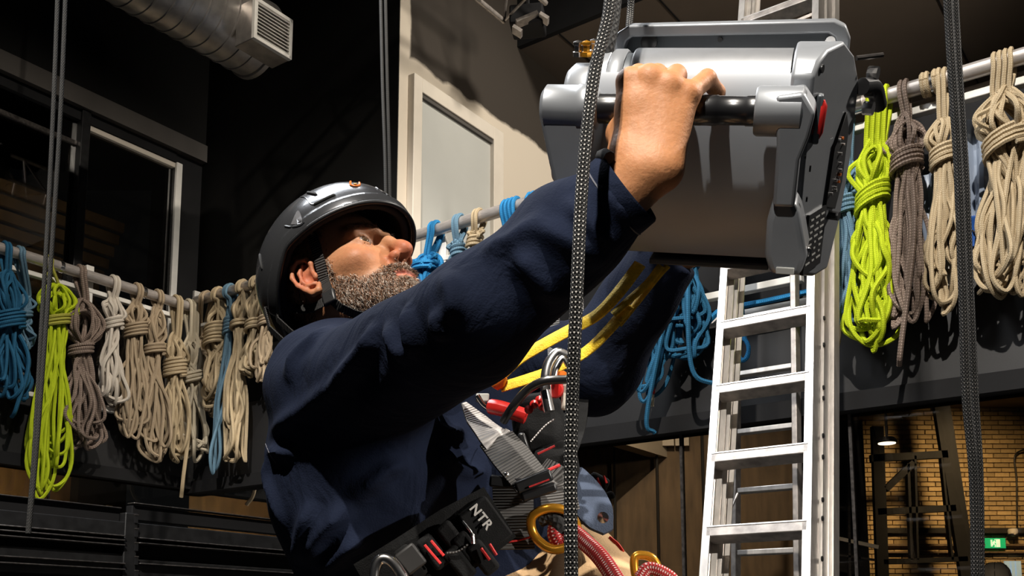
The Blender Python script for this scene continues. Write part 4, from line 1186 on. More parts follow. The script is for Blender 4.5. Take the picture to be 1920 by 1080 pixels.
def ell(p, c, r, R=None):
    q = p - np.asarray(c, float)
    if R is not None: q = q @ R
    r = np.asarray(r, float)
    k0 = np.linalg.norm(q / r, axis=1); k1 = np.linalg.norm(q / (r * r), axis=1)
    return k0 * (k0 - 1) / np.maximum(k1, 1e-9)


def smin(a, b, k):
    h = np.maximum(k - np.abs(a - b), 0) / k
    return np.minimum(a, b) - h * h * k * .25


def smax(a, b, k): return -smin(-a, -b, k)


def poly(p, pts, r, k=None):
    pts = [np.asarray(q, float) for q in pts]
    r = np.broadcast_to(np.asarray(r, float), (len(pts),))
    d = None
    for i in range(len(pts) - 1):
        e = rc(p, pts[i], pts[i + 1], r[i], r[i + 1])
        d = e if d is None else (np.minimum(d, e) if k is None else smin(d, e, k))
    return d


def surface(fn, lo, hi, h, blk=8, slack=0.0):
    """surface nets over a sparse grid; returns verts, quads"""
    lo = np.asarray(lo, float); hi = np.asarray(hi, float)
    nb = np.ceil((hi - lo) / (h * blk)).astype(int)
    dim = nb * blk + 1
    g = np.meshgrid(*[np.arange(k) for k in nb], indexing='ij')
    bi = np.stack(g, -1).reshape(-1, 3)
    dc = fn(lo + (bi + .5) * blk * h)
    field = np.empty(tuple(dim), np.float32)
    act = np.abs(dc) < blk * h * .9 + slack
    sgn = np.where(dc < 0, -1., 1.).astype(np.float32)
    big = np.repeat(np.repeat(np.repeat(sgn.reshape(nb), blk, 0), blk, 1), blk, 2)
    field[:] = 1.
    field[:-1, :-1, :-1] = big
    o = np.stack(np.meshgrid(*[np.arange(blk + 1)] * 3, indexing='ij'), -1).reshape(-1, 3)
    ab = bi[act]
    for s in range(0, len(ab), 400):
        idx = (ab[s:s + 400, None, :] * blk + o[None]).reshape(-1, 3)
        field[idx[:, 0], idx[:, 1], idx[:, 2]] = fn(lo + idx * h)
    ins = field < 0
    cnt = np.zeros(tuple(dim - 1), np.int8)
    offs = [(i, j, k) for i in (0, 1) for j in (0, 1) for k in (0, 1)]
    for (i, j, k) in offs:
        cnt += ins[i:dim[0] - 1 + i, j:dim[1] - 1 + j, k:dim[2] - 1 + k]
    cells = np.argwhere((cnt > 0) & (cnt < 8))
    vid = np.full(tuple(dim - 1), -1, np.int32)
    vid[cells[:, 0], cells[:, 1], cells[:, 2]] = np.arange(len(cells))
    acc = np.zeros((len(cells), 3)); num = np.zeros(len(cells))
    for a in range(3):
        b, c = [k for k in range(3) if k != a]
        for ob in (0, 1):
            for oc in (0, 1):
                p0 = cells.copy(); p0[:, b] += ob; p0[:, c] += oc
                p1 = p0.copy(); p1[:, a] += 1
                f0 = field[p0[:, 0], p0[:, 1], p0[:, 2]]; f1 = field[p1[:, 0], p1[:, 1], p1[:, 2]]
                x = (f0 < 0) != (f1 < 0)
                t = np.where(x, f0 / np.where(x, f0 - f1, 1), 0)
                q = p0.astype(float); q[:, a] += t
                acc[x] += q[x]; num[x] += 1
    v = lo + acc / num[:, None] * h
    quads = []
    for a in range(3):
        b, c = [(1, 2), (2, 0), (0, 1)][a]
        sl0 = [slice(None)] * 3; sl1 = [slice(None)] * 3
        sl0[a] = slice(0, dim[a] - 1); sl1[a] = slice(1, dim[a])
        e = ins[tuple(sl0)] != ins[tuple(sl1)]
        E = np.argwhere(e)
        E = E[(E[:, b] > 0) & (E[:, c] > 0) & (E[:, b] < dim[b] - 1) & (E[:, c] < dim[c] - 1)]
        fl = ins[E[:, 0], E[:, 1], E[:, 2]]
        q = []
        for (db, dc_) in ((-1, -1), (0, -1), (0, 0), (-1, 0)):
            k = E.copy(); k[:, b] += db; k[:, c] += dc_
            q.append(vid[k[:, 0], k[:, 1], k[:, 2]])
        q = np.stack(q, 1)
        q[~fl] = q[~fl][:, ::-1]
        quads.append(q[(q >= 0).all(1)])
    return v, np.vstack(quads)


def relax(v, f, it=2, lam=.5):
    e = np.vstack([f[:, [0, 1]], f[:, [1, 2]], f[:, [2, 3]], f[:, [3, 0]]])
    for _ in range(it):
        s = np.zeros_like(v); n = np.zeros(len(v))
        for k in range(3):
            s[:, k] = np.bincount(e[:, 0], v[e[:, 1], k], len(v)) + np.bincount(e[:, 1], v[e[:, 0], k], len(v))
        n = np.bincount(e[:, 0], minlength=len(v)) + np.bincount(e[:, 1], minlength=len(v))
        v = v * (1 - lam) + lam * s / np.maximum(n, 1)[:, None]
    return v


def vnormals(v, f):
    n = np.cross(v[f[:, 2]] - v[f[:, 0]], v[f[:, 3]] - v[f[:, 1]])
    o = np.zeros_like(v)
    for k in range(3):
        for c in range(4):
            o[:, k] += np.bincount(f[:, c], n[:, k], len(v))
    return o / np.maximum(np.linalg.norm(o, axis=1, keepdims=True), 1e-12)


def set_col(o, cols):
    a = o.data.color_attributes.new('tint', 'FLOAT_COLOR', 'POINT')
    c = np.ones((len(cols), 4), np.float32); c[:, :3] = cols
    a.data.foreach_set('color', c.ravel())


def vcol_mat(name, rough, spec=.4, sss=0., bump=0., bscale=300, var=0.0):
    m, nt, b = new_mat(name)
    N, L = nt.nodes, nt.links
    at = N.new('ShaderNodeAttribute'); at.attribute_name = 'tint'
    L.new(at.outputs['Color'], b.inputs['Base Color'])
    tc = N.new('ShaderNodeTexCoord')
    if var:
        n = N.new('ShaderNodeTexNoise'); n.inputs['Scale'].default_value = 90; n.inputs['Detail'].default_value = 5
        L.new(tc.outputs['Object'], n.inputs['Vector'])
        hs = N.new('ShaderNodeHueSaturation'); L.new(at.outputs['Color'], hs.inputs['Color'])
        L.new(nmath(nt, 'MULTIPLY_ADD', n.outputs['Fac'], var, 1 - var / 2), hs.inputs['Value']); L.new(hs.outputs[0], b.inputs['Base Color'])
    b.inputs['Roughness'].default_value = rough; b.inputs['Specular IOR Level'].default_value = spec
    if sss:
        b.inputs['Subsurface Weight'].default_value = sss; b.inputs['Subsurface Radius'].default_value = (1, .35, .18); b.inputs['Subsurface Scale'].default_value = .006
    if bump:
        n = N.new('ShaderNodeTexNoise'); n.inputs['Scale'].default_value = bscale; n.inputs['Detail'].default_value = 4
        L.new(tc.outputs['Object'], n.inputs['Vector'])
        bp = N.new('ShaderNodeBump'); bp.inputs['Strength'].default_value = bump; bp.inputs['Distance'].default_value = .0012
        L.new(n.outputs['Fac'], bp.inputs['Height']); L.new(bp.outputs[0], b.inputs['Normal'])
    return m


M['skin'] = vcol_mat('skin', .52, .28, .12, .45, 230, .34)
M['strands'] = vcol_mat('beard_hair', .55, .3)

# ------------------------------------------------------------------ the man: joints
HO = P(656, 546, 1.5)                                            # head centre, between the ears
HA = rot3(math.radians(-124), math.radians(32), math.radians(-1))   # columns: his right, forward, up


def H(x, y, z): return HO + HA @ np.array([x, y, z])


NECK = P(688, 680, 1.53)
SHR, ELR, WRR = P(640, 738, 1.34), P(893, 596, 1.11), P(1213, 322, 1.005)
SHL, ELL_, WRL = P(860, 675, 1.68), P(1112, 690, 1.52), P(1246, 486, 1.42)
HIPR, HIPL = P(760, 1190, 1.54), P(945, 1165, 1.58)
KNR = P(985, 1520, 1.20); KNL = P(1240, 1270, 1.30)
FTR = np.array([KNR[0] + .02, KNR[1] + .06, .09]); FTL = np.array([KNL[0] + .02, KNL[1] + .08, .09])


def head_sdf(q):
    s = np.abs(q[:, 0])
    m = np.stack([s, q[:, 1], q[:, 2]], 1)
    d = ell(q, (0, -.012, .052), (.077, .100, .088))
    d = smin(d, ell(q, (0, .030, -.02), (.061, .062, .088)), .03)
    d = smin(d, rc(m, (.052, .004, -.055), (.016, .080, -.096), .022, .018), .03)
    d = smin(d, ell(q, (0, .082, -.093), (.024, .021, .021)), .02)
    d = smin(d, ell(q, (0, .066, -.060), (.038, .036, .034)), .02)
    d = smin(d, ell(m, (.047, .056, -.014), (.023, .025, .020)), .02)
    d = smin(d, rc(m, (.042, .074, .034), (.012, .088, .034), .011, .011), .016)
    d = smax(d, -ell(m, (.033, .096, .014), (.020, .017, .0135)), .012)
    # eyelids round the eyeball
    eb = np.linalg.norm(m - np.array([.033, .0735, .0145]), axis=1)
    lid = np.maximum(eb - .0142, .0125 - eb)
    ez = m[:, 2] - .0145 - (m[:, 0] - .033) * .05
    open_ = ell(m, (.033, .0885, .0150), (.0135, .012, .0050))
    lid = smax(lid, -open_, .002)
    d = smin(d, lid, .004)
    # nose
    n = poly(q, [(0, .086, .032), (0, .098, .010), (0, .112, -.014), (0, .1165, -.022)], [.0080, .0080, .0095, .0112], .01)
    n = smin(n, ell(m, (.0135, .1005, -.0285), (.0085, .0115, .0088)), .008)
    n = smin(n, rc(q, (0, .112, -.028), (0, .100, -.038), .0065, .006), .006)
    d = smin(d, n, .010)
    d = smax(d, -ell(m, (.0072, .1075, -.0385), (.0042, .0062, .008)), .003)
    # lips
    d = smin(d, poly(m, [(0, .1005, -.0575), (.012, .0985, -.0575), (.026, .0895, -.0635)], [.0055, .005, .002], .004), .005)
    d = smin(d, poly(m, [(0, .0985, -.0695), (.012, .0965, -.0688), (.025, .0885, -.0645)], [.0062, .0055, .002], .004), .005)
    d = smax(d, -poly(m, [(0, .1055, -.0632), (.014, .102, -.0630), (.028, .0915, -.0640)], [.0016, .0016, .0012]), .003)
    d = smax(d, -rc(m, (.020, .094, -.030), (.034, .084, -.056), .0012, .0018), .010)   # fold from nose to mouth
    # ears
    e = ell(m, (.0775, -.010, .002), (.0045, .016, .028))
    def EX(y, z, x=None): return (.080 + .010 * max(0, (.004 - y)) / .03 if x is None else x, y, z)
    hx = [EX(.003, .004, .0795), EX(.007, .018), EX(.003, .030), EX(-.009, .036), EX(-.021, .030), EX(-.027, .014), EX(-.024, -.004), EX(-.017, -.018), EX(-.009, -.030), EX(.000, -.031), EX(.004, -.020, .0785)]
    e = smin(e, poly(m, hx, [.0028, .0036, .0038, .0040, .0038, .0036, .0034, .0038, .0052, .0050, .0035], .003), .003)
    e = smin(e, poly(m, [EX(-.006, .026), EX(-.015, .014), EX(-.016, -.002), EX(-.010, -.014), EX(-.002, -.016)], [.0026, .0032, .0032, .0032, .0030], .003), .003)
    e = smin(e, ell(m, (.081, .005, -.006), (.0035, .0048, .0075)), .003)
    e = smax(e, -ell(m, (.085, -.005, -.002), (.007, .0065, .010)), .003)
    d = smin(d, e, .005)
    return d


UPN = nrm(NECK - H(0, -.03, -.05))


def head_world(p):
    q = (p - HO) @ HA
    d = head_sdf(q)
    d = smin(d, rc(p, H(0, -.030, -.045), NECK, .056, .062), .03)
    d = smin(d, rc(p, H(0, .0, -.075), NECK + HA @ np.array([0, .01, .02]), .040, .05), .035)
    return d


# right hand on the bar (bar frame: s along, a away from the viewer, u up)
def Wb(s, a, u): return WO + WA @ np.array([s, a, u])


FING = [  # s at knuckle, s at tip, scale
    (-.0500, -.047, 1.0), (-.0295, -.027, 1.06), (-.0085, -.006, 1.0), (.0110, .038, .90)]


def finger_pts(k):
    s0, s1, sc = FING[k]
    mc = Wb(s0, -.030 + (.004 if k == 3 else 0), (.0315, .0345, .0280, .0195)[k])
    pip = Wb(s0 * .45 + s1 * .55, .011 * sc, .0325 + (.001 if k < 3 else -.002))
    dip = Wb(s0 * .1 + s1 * .9, .0325, .0120 + (0 if k < 3 else .002))
    tip = Wb(s1, .024, -.0125)
    return mc, pip, dip, tip


def hand_sdf(p):
    w0 = WRR; fw = ELR + (WRR - ELR) * .45
    across = nrm(Wb(.03, 0, 0) - Wb(-.03, 0, 0))
    d = smin(rc(p, w0 - across * .011, w0 - across * .011 + (fw - w0), .0215, .031), rc(p, w0 + across * .011, w0 + across * .011 + (fw - w0), .0215, .031), .02)
    for k in range(4):
        mc, pip, dip, tip = finger_pts(k)
        base = w0 + across * (-.018 + .0115 * k) + nrm(mc - w0) * .006
        d = smin(d, rc(p, base, mc - nrm(mc - w0) * .002, .0180, .0132 if k < 3 else .0122), .016)
        # tendon ridge
        d = smin(d, rc(p, base + (mc - base) * .35 - WA[:, 1] * .0125, mc - WA[:, 1] * .0040, .0034, .0064), .0065)
    f = None
    for k in range(4):
        mc, pip, dip, tip = finger_pts(k)
        sc = (1.12, 1.14, 1.10, .98)[k]
        g = rc(p, mc, pip, .0112 * sc, .0098 * sc)
        g = smin(g, ell(p, mc - WA[:, 1] * .0015 + WA[:, 2] * .001, (.0116 * sc,) * 3), .008)
        g = smin(g, rc(p, pip, dip, .0098 * sc, .0086 * sc), .004)
        g = smin(g, rc(p, dip, tip, .0086 * sc, .0074 * sc), .004)
        f = g if f is None else smin(f, g, .0022)
    d = smin(d, f, .007)
    # thumb: metacarpal along the index side, closing under the bar
    t0 = w0 - across * .020 + nrm(finger_pts(0)[0] - w0) * .018
    t1 = Wb(-.058, -.024, -.022); t2 = Wb(-.050, -.001, -.0310); t3 = Wb(-.036, .018, -.0250)
    t = smin(rc(p, t0, t1, .0185, .0140), rc(p, t1, t2, .0138, .0118), .008)
    t = smin(t, rc(p, t2, t3, .0110, .0085), .005)
    d = smin(d, t, .012)
    d = smin(d, rc(p, t1, finger_pts(0)[0] - nrm(finger_pts(0)[0] - w0) * .025, .012, .012), .018)
    return d


def left_hand_sdf(p):
    fw = nrm(WRL - ELL_)
    d = rc(p, WRL - fw * .12, WRL, .032, .025)
    pc = WRL + fw * .05
    ac = nrm(np.cross(fw, WA[:, 1]))
    for k in range(4):
        b = WRL + ac * (-.015 + .010 * k)
        m_ = WRL + fw * .085 + ac * (-.030 + .020 * k)
        d = smin(d, rc(p, b, m_, .017, .0115), .014)
        pp = m_ + fw * .035 - WA[:, 1] * .012; qq = pp + fw * .010 - WA[:, 1] * .020
        d = smin(d, rc(p, m_, pp, .0105, .0095), .004); d = smin(d, rc(p, pp, qq, .0095, .008), .004)
    t1 = WRL + fw * .03 - ac * .035 - WA[:, 1] * .012
    d = smin(d, rc(p, WRL - ac * .015, t1, .016, .012), .01); d = smin(d, rc(p, t1, t1 + fw * .035 - WA[:, 1] * .015, .012, .009), .005)
    return d


def trunk_sdf(p):
    d = smin(rc(p, P(665, 735, 1.44), HIPR + (HIPL - HIPR) * .15, .095, .11), rc(p, P(850, 730, 1.62), HIPL + (HIPR - HIPL) * .15, .095, .11), .1)
    d = smin(d, rc(p, NECK, (P(665, 735, 1.44) + P(850, 730, 1.62)) / 2, .06, .10), .08)
    for a, b, c, r in ((SHR, ELR, WRR, (.056, .045, .03)), (SHL, ELL_, WRL, (.056, .045, .03))):
        d = smin(d, rc(p, a, b, r[0], r[1]), .04); d = smin(d, rc(p, b, b + (c - b) * .8, r[1], r[2]), .03)
    for a, b, c in ((HIPR, KNR, FTR), (HIPL, KNL, FTL)):
        d = smin(d, rc(p, a, b, .085, .055), .05); d = smin(d, rc(p, b, c, .055, .036), .03)
    return d


hv, hf = surface(head_world, HO - .21, HO + .21, .00205)
hv = relax(hv, hf, 1, .4)
gv, gf = surface(hand_sdf, np.minimum(WRR, WO) - [.14, .13, .14], np.maximum(WRR, WO) + [.13, .14, .12], .0019)
gv = relax(gv, gf, 1, .4)
allj = np.array([SHR, ELR, WRR, SHL, ELL_, WRL, HIPR, HIPL, KNR, KNL, FTR, FTL, NECK])
tv, tf = surface(trunk_sdf, allj.min(0) - .16, allj.max(0) + .16, .014, slack=.05)
lv, lf = surface(left_hand_sdf, WRL - .17, WRL + .17, .003)


def head_cols(v):
    q = (v - HO) @ HA
    x, y, z = np.abs(q[:, 0]), q[:, 1], q[:, 2]
    base = np.array([.46, .215, .105]); red = np.array([.46, .115, .062]); pale = np.array([.50, .26, .145])
    c = np.tile(base, (len(v), 1))
    def g(cx, cy, cz, r): return np.exp(-(((x - cx) ** 2 + (y - cy) ** 2 + (z - cz) ** 2) / r ** 2))
    def mix(c, col, w): return c * (1 - w[:, None]) + np.asarray(col) * w[:, None]
    c = mix(c, red, .85 * g(0, .118, -.024, .020)); c = mix(c, red, .6 * g(.02, .10, -.03, .014))
    c = mix(c, red, .35 * g(.048, .066, -.012, .024)); c = mix(c, red, .75 * g(.086, -.01, 0, .030))
    c = mix(c, pale, .4 * g(0, .09, .06, .03))
    c = mix(c, (.50, .16, .12), .9 * np.clip(1.3 - np.abs(z + .0635) / .008, 0, 1) * (y > .082) * (x < .027))
    bw_ = beard_w(q)
    c = mix(c, (.20, .115, .075), .62 * bw_)
    c = mix(c, (.06, .03, .02), .8 * np.exp(-(((x - .0072) / .004) ** 2 + ((y - .1065) / .005) ** 2 + ((z + .040) / .006) ** 2)))
    return c


def beard_w(q):
    x, y, z = np.abs(q[:, 0]), q[:, 1], q[:, 2]
    sm = lambda t: np.clip(t, 0, 1) ** 2 * (3 - 2 * np.clip(t, 0, 1))
    top = -.040 + .030 * np.clip((.055 - y) / .05, 0, 1) - .010 * np.exp(-((y - .07) / .015) ** 2)   # cheek line, rising to the sideburn
    w = sm((top - z) / .012 + .5) * sm((y - .010) / .012)
    must = sm((.0345 - x) / .006) * sm((-.0385 - z) / .004 + .3) * sm((z + .0575) / .004 + .5) * (y > .08)
    w = np.maximum(w, must)
    side = sm((y - .012) / .006) * sm((.034 - y) / .010) * sm((.02 - z) / .01) * sm((x - .05) / .01)
    w = np.maximum(w, side * .8)
    lips = (np.abs(z + .0635) < .0065) * (x < .026) * (y > .082)
    w = w * (1 - lips)
    w *= sm((z + .135) / .02)
    w *= 1 - .9 * np.exp(-((x / .009) ** 2 + ((z + .046) / .004) ** 2)) * 0.4
    return w


pv = np.vstack([hv, gv, lv, tv])
pf = np.vstack([hf, gf + len(hv), lf + len(hv) + len(gv), tf + len(hv) + len(gv) + len(lv)])
cols = np.tile(np.array([.44, .195, .085]), (len(pv), 1))
cols[:len(hv)] = head_cols(hv)
# knuckles redder
for k in range(4):
    mc, pip, dip, tip = finger_pts(k)
    for c_, r_, w_ in ((mc, .012, .45), (pip, .011, .45), (tip, .010, .5)):
        w = w_ * np.exp(-((pv - c_) ** 2).sum(1) / r_ ** 2)
        cols = cols * (1 - w[:, None]) + np.array([.42, .135, .062]) * w[:, None]
FOOT = np.array([(FTR[0] + FTL[0]) / 2, (FTR[1] + FTL[1]) / 2, 0.0])
man = mesh_obj('person', pv, pf, M['skin'], None, True, origin=FOOT)
set_col(man, cols)
tag(man, 'bearded man in navy jacket and dark helmet looking up at the winch he holds', 'person')


# eyes
for sx in (1, -1):
    c = H(sx * .033, .0735, .0145)
    gaze = nrm(HA @ np.array([.38, 1, -.02]))
    ey_ = MB().lathe([(0, -.0125)] + [(.0125 * math.sin(t), -.0125 * math.cos(t)) for t in np.linspace(.2, 2.9, 16)] + [(0, .0125)], c, gaze, 24).build('eye', mat('eye_white', (.26, .22, .20), .25), man, smooth=True)
    MB().lathe([(0, .01262), (.0030, .01235), (.0058, .01125), (.0060, .0108)], c, gaze, 20).build('iris', mat('brown_iris', (.06, .035, .02), .1), ey_, smooth=True)


# strands of hair
def strands(name, v, f, wfn, n, ln, rad, colfn, down, mat_, flat=.55):
    c = v[f].mean(1); nr = np.cross(v[f[:, 2]] - v[f[:, 0]], v[f[:, 3]] - v[f[:, 1]])
    ar = np.linalg.norm(nr, axis=1); nr = nr / ar[:, None]
    q = (c - HO) @ HA
    w = wfn(q) * ar
    w = w / w.sum()
    pick = RNG.choice(len(f), n, p=w)
    vs, fs, cs = [], [], []
    base = c[pick] + RNG.normal(0, .0007, (n, 3)); N_ = nr[pick]
    D0 = (np.asarray(down(q[pick])) @ HA.T)
    D0 = D0 - N_ * (D0 * N_).sum(1, keepdims=True)
    D0 /= np.maximum(np.linalg.norm(D0, axis=1, keepdims=True), 1e-6)
    rnd = RNG.normal(0, .35, (n, 3))
    d1 = N_ * flat + D0 * (1 - flat) + rnd * .6; d1 /= np.linalg.norm(d1, axis=1, keepdims=True)
    d2 = N_ * flat * .35 + D0 + rnd; d2 /= np.linalg.norm(d2, axis=1, keepdims=True)
    L_ = ln * RNG.uniform(.6, 1.25, n)[:, None]
    m1 = base - N_ * .0006 + d1 * L_ * .5; tp = m1 + d2 * L_ * .5
    u = np.cross(d1, RNG.normal(0, 1, (n, 3))); u /= np.linalg.norm(u, axis=1, keepdims=True); w2 = np.cross(d1, u)
    R_ = rad * RNG.uniform(.7, 1.3, n)[:, None]
    ring = [u * math.cos(a) + w2 * math.sin(a) for a in (0, 2.0944, 4.1888)]
    V = np.stack([base - N_ * .0006 + r * R_ for r in ring] + [m1 + r * R_ * .8 for r in ring] + [tp], 1)
    idx = np.arange(n)[:, None] * 7
    q4 = [[0, 1, 4, 3], [1, 2, 5, 4], [2, 0, 3, 5]]; t3 = [[3, 4, 6], [4, 5, 6], [5, 3, 6]]
    F_ = []
    for a in q4: F_.extend(list(idx + np.array(a)))
    for a in t3: F_.extend(list(idx + np.array(a)))
    o = mesh_obj(name, V.reshape(-1, 3), F_, mat_, man, True)
    set_col(o, np.repeat(colfn(q[pick], n), 7, 0))
    o['kind'] = 'stuff'
    return o


def beard_col(q, n):
    g = RNG.random(n)
    grey = np.array([.42, .33, .26]); white = np.array([.74, .66, .58]); br = np.array([.22, .11, .055]); dk = np.array([.05, .032, .022])
    must = ((q[:, 1] > .082) & (q[:, 2] > -.060)).astype(float)
    pd = .42 + .25 * must
    c = np.where((g < pd)[:, None], np.where((RNG.random(n) < .5)[:, None], br, dk), np.where((RNG.random(n) < .45)[:, None], white, grey))
    return c * RNG.uniform(.7, 1.1, (n, 1))


strands('beard', hv, hf, lambda q: beard_w(q) * (q[:, 2] > -.14), 9500, .0105, .00036, beard_col,
        lambda q: np.stack([np.sign(q[:, 0]) * .15 * np.ones(len(q)), .25 + 0 * q[:, 0], -1 + 0 * q[:, 0]], 1), M['strands'])
dkc = lambda q, n: np.array([.045, .028, .018]) * RNG.uniform(.6, 1.5, (n, 1))
def brow_w(q):
    x, y, z = np.abs(q[:, 0]), q[:, 1], q[:, 2]
    return ((x > .012) & (x < .052) & (y > .06)) * np.exp(-((z - (.036 + .006 * np.sin((x - .012) / .04 * 3))) / .004) ** 2)
strands('eyebrows', hv, hf, brow_w, 700, .009, .00033, dkc, lambda q: np.stack([np.sign(q[:, 0]), -.2 + 0 * q[:, 0], .2 + 0 * q[:, 0]], 1), M['strands'], .3)
def hair_w(q):
    x, y, z = np.abs(q[:, 0]), q[:, 1], q[:, 2]
    nape = (y < -.035) & (z > -.075)
    tmp = (y < .040) & (y > -.06) & (z > .034 - .2 * y * (y > 0)) & (x > .045)
    return (nape | tmp | (z > .085)).astype(float) * (1 - ((x > .0795) & (np.abs(y + .01) < .03)))
strands('hair', hv, hf, hair_w, 6000, .012, .0004, lambda q, n: np.where((RNG.random(n) < .3)[:, None], np.array([.20, .16, .13]), np.array([.045, .028, .018])) * RNG.uniform(.6, 1.4, (n, 1)),
        lambda q: np.stack([0 * q[:, 0], -.5 + 0 * q[:, 0], -1 + 0 * q[:, 0]], 1), M['strands'], .2)

# ------------------------------------------------------------------ jacket
CUFF = WRR + (ELR - WRR) * .10
CUFA = nrm(WRR - ELR)


def jacket_sdf(p):
    c1, c2 = P(640, 748, 1.41), P(868, 730, 1.64)
    m1, m2 = P(690, 905, 1.45), P(905, 905, 1.60)
    b1, b2 = P(745, 1130, 1.54), P(950, 1130, 1.58)
    R1 = poly(p, [c1, m1, b1], [.105, .135, .135], .05)
    L1 = poly(p, [c2, m2, b2], [.108, .125, .125], .05)
    d = smin(R1, L1, .10)
    d = smin(d, rc(p, (c1 + c2) / 2, (m1 + m2) / 2, .12, .13), .06)
    # yoke and collar
    d = smin(d, rc(p, P(612, 706, 1.42), P(800, 690, 1.62), .070, .070), .045)
    d = smin(d, rc(p, P(590, 680, 1.50), P(680, 690, 1.53), .055, .055), .035)
    # right sleeve, wide at the shoulder, baggy at the elbow
    s = rc(p, SHR, ELR, .078, .066)
    s = smin(s, rc(p, ELR, ELR + (WRR - ELR) * .55, .066, .053), .02)
    s = smin(s, rc(p, ELR + (WRR - ELR) * .55, CUFF, .054, .0405), .03)
    s = smin(s, rc(p, P(690, 755, 1.38), P(860, 640, 1.16), .068, .045), .05)
    cut = (p - CUFF) @ CUFA + .012
    s = smax(s, cut, .004)
    d = smin(d, s, .042)
    # left sleeve
    lfc = (p - (ELL_ + (WRL - ELL_) * 1.05)) @ nrm(WRL - ELL_)
    sl = smin(rc(p, SHL, ELL_, .088, .066), rc(p, ELL_, WRL + (WRL - ELL_) * .1, .068, .050), .03)
    sl = smax(sl, lfc, .004)
    d = smin(d, sl, .04)
    # openings: neck and cuff
    d = smax(d, -rc(p, H(0, -.02, -.02), NECK + UPN * .05, .076, .070), .010)
    d = smax(d, -(p[:, 2] - (HIPR[2] - .02)), .01)
    return d


jlo = np.minimum.reduce([SHR, ELR, WRR, SHL, ELL_, WRL, HIPR, HIPL]) - .24; jhi = np.maximum.reduce([SHR, ELR, WRR, SHL, ELL_, WRL, HIPR, HIPL]) + .22
jlo[2] = HIPR[2] - .06
jv, jf = surface(jacket_sdf, jlo, jhi, .0047, slack=.03)
jv = relax(jv, jf, 2, .5)


def bvh_of(v, f): return BVHTree.FromPolygons([tuple(x) for x in v], [tuple(int(k) for k in q) for q in f])


JB = bvh_of(jv, jf)


def hit(b, px, py, off=0.0, d=None):
    r = ray(px, py); u = nrm(r)
    loc, nor, i, dist = b.ray_cast(Vector(EYE), Vector(u))
    if loc is None:
        return None if d is None else P(px, py, d)
    return np.array(loc) + np.array(nor) * off


def crop(pts): return [(440 + x / 2.076, 560 + y / 2.076) for x, y in pts]


folds = [  # traced ridges: points, height (m), width (m)
    (crop([(430, 60), (330, 150), (240, 220), (195, 320)]), .006, .013),
    (crop([(545, 95), (520, 190), (450, 280), (375, 395)]), .009, .014),
    (crop([(480, 270), (310, 400), (210, 470), (130, 530)]), .007, .014),
    (crop([(585, 100), (615, 150), (650, 205), (690, 245)]), .008, .010),
    (crop([(670, 20), (690, 130), (700, 240)]), .009, .010),
    (crop([(780, 40), (790, 110), (800, 170)]), .007, .012),
    (crop([(130, 590), (180, 600), (250, 600)]), .007, .010),
    (crop([(310, 790), (275, 900), (240, 1060)]), .011, .014),
    (crop([(460, 800), (385, 860), (330, 930), (290, 1060)]), .012, .015),
    (crop([(520, 910), (450, 950), (390, 1010), (340, 1070)]), .011, .015),
    (crop([(690, 640), (600, 665), (540, 720), (430, 800)]), .011, .015),
    (crop([(810, 570), (825, 625), (880, 672), (990, 680)]), .010, .010),
    (crop([(780, 500), (830, 525), (900, 515)]), .007, .008),
    (crop([(60, 380), (100, 500), (135, 600), (130, 700), (180, 830), (230, 960)]), .006, .008),
    ([(960, 470), (1010, 520), (1060, 590)], .007, .016),
    ([(900, 470), (960, 450), (1030, 400)], .005, .012),
    ([(830, 505), (850, 560), (840, 610)], .007, .013),
    ([(1060, 370), (1100, 420), (1160, 470)], .006, .012),
    ([(1120, 330), (1150, 380), (1200, 440)], .004, .008),
    ([(1000, 420), (1060, 450), (1150, 500)], .006, .013),
]
valleys = [(crop([(560, 120), (560, 220), (500, 330), (430, 420)]), -.007, .013),
           (crop([(300, 240), (230, 330), (170, 400)]), -.005, .014),
           (crop([(350, 780), (330, 880), (270, 960)]), -.008, .012),
           (crop([(600, 740), (500, 800), (420, 870)]), -.009, .014),
           (crop([(700, 700), (600, 800), (540, 900)]), -.006, .02),
           (crop([(850, 545), (860, 610), (920, 650)]), -.008, .010),
           ([(930, 500), (980, 560), (1010, 610)], -.006, .014)]
jn = vnormals(jv, jf)
disp = np.zeros(len(jv))
for pts, hgt, wid in folds + valleys:
    pp = [hit(JB, x, y) for x, y in spline(np.array([(a, b, 0) for a, b in pts]), 6)[:, :2]]
    pp = [q for q in pp if q is not None]
    if len(pp) < 2: continue
    pp = np.array(pp)
    near_ = np.where(((jv > pp.min(0) - .06) & (jv < pp.max(0) + .06)).all(1))[0]
    if not len(near_): continue
    dd = np.full(len(near_), 9.); tt = np.zeros(len(near_))
    for i in range(len(pp) - 1):
        ba = pp[i + 1] - pp[i]
        if np.linalg.norm(ba) > .08: continue
        t = np.clip(((jv[near_] - pp[i]) @ ba) / max(ba @ ba, 1e-9), 0, 1)
        e = np.linalg.norm(jv[near_] - pp[i] - t[:, None] * ba, axis=1)
        up_ = e < dd
        dd[up_] = e[up_]; tt[up_] = ((i + t) / (len(pp) - 1))[up_]
    fade = np.minimum(1, np.minimum(tt, 1 - tt) * 3.5)
    disp[near_] += (2.0 if hgt > 0 else .8) * hgt * np.exp(-(dd / (wid * (.8 if hgt > 0 else 1.3))) ** 2) * fade
# soft cloth unevenness
ph = jv @ np.array([[31., 12., 9.], [-14., 27., 22.], [18., -21., 35.]])
disp += .0016 * (np.sin(ph[:, 0]) * np.sin(ph[:, 1]) + .6 * np.sin(ph[:, 2] * 1.7 + ph[:, 0]))
jv = jv + jn * disp[:, None]
jv = relax(jv, jf, 2, .5)
jk = mesh_obj('jacket', jv, jf, M['navy'], man, True)
JB = bvh_of(jv, jf)


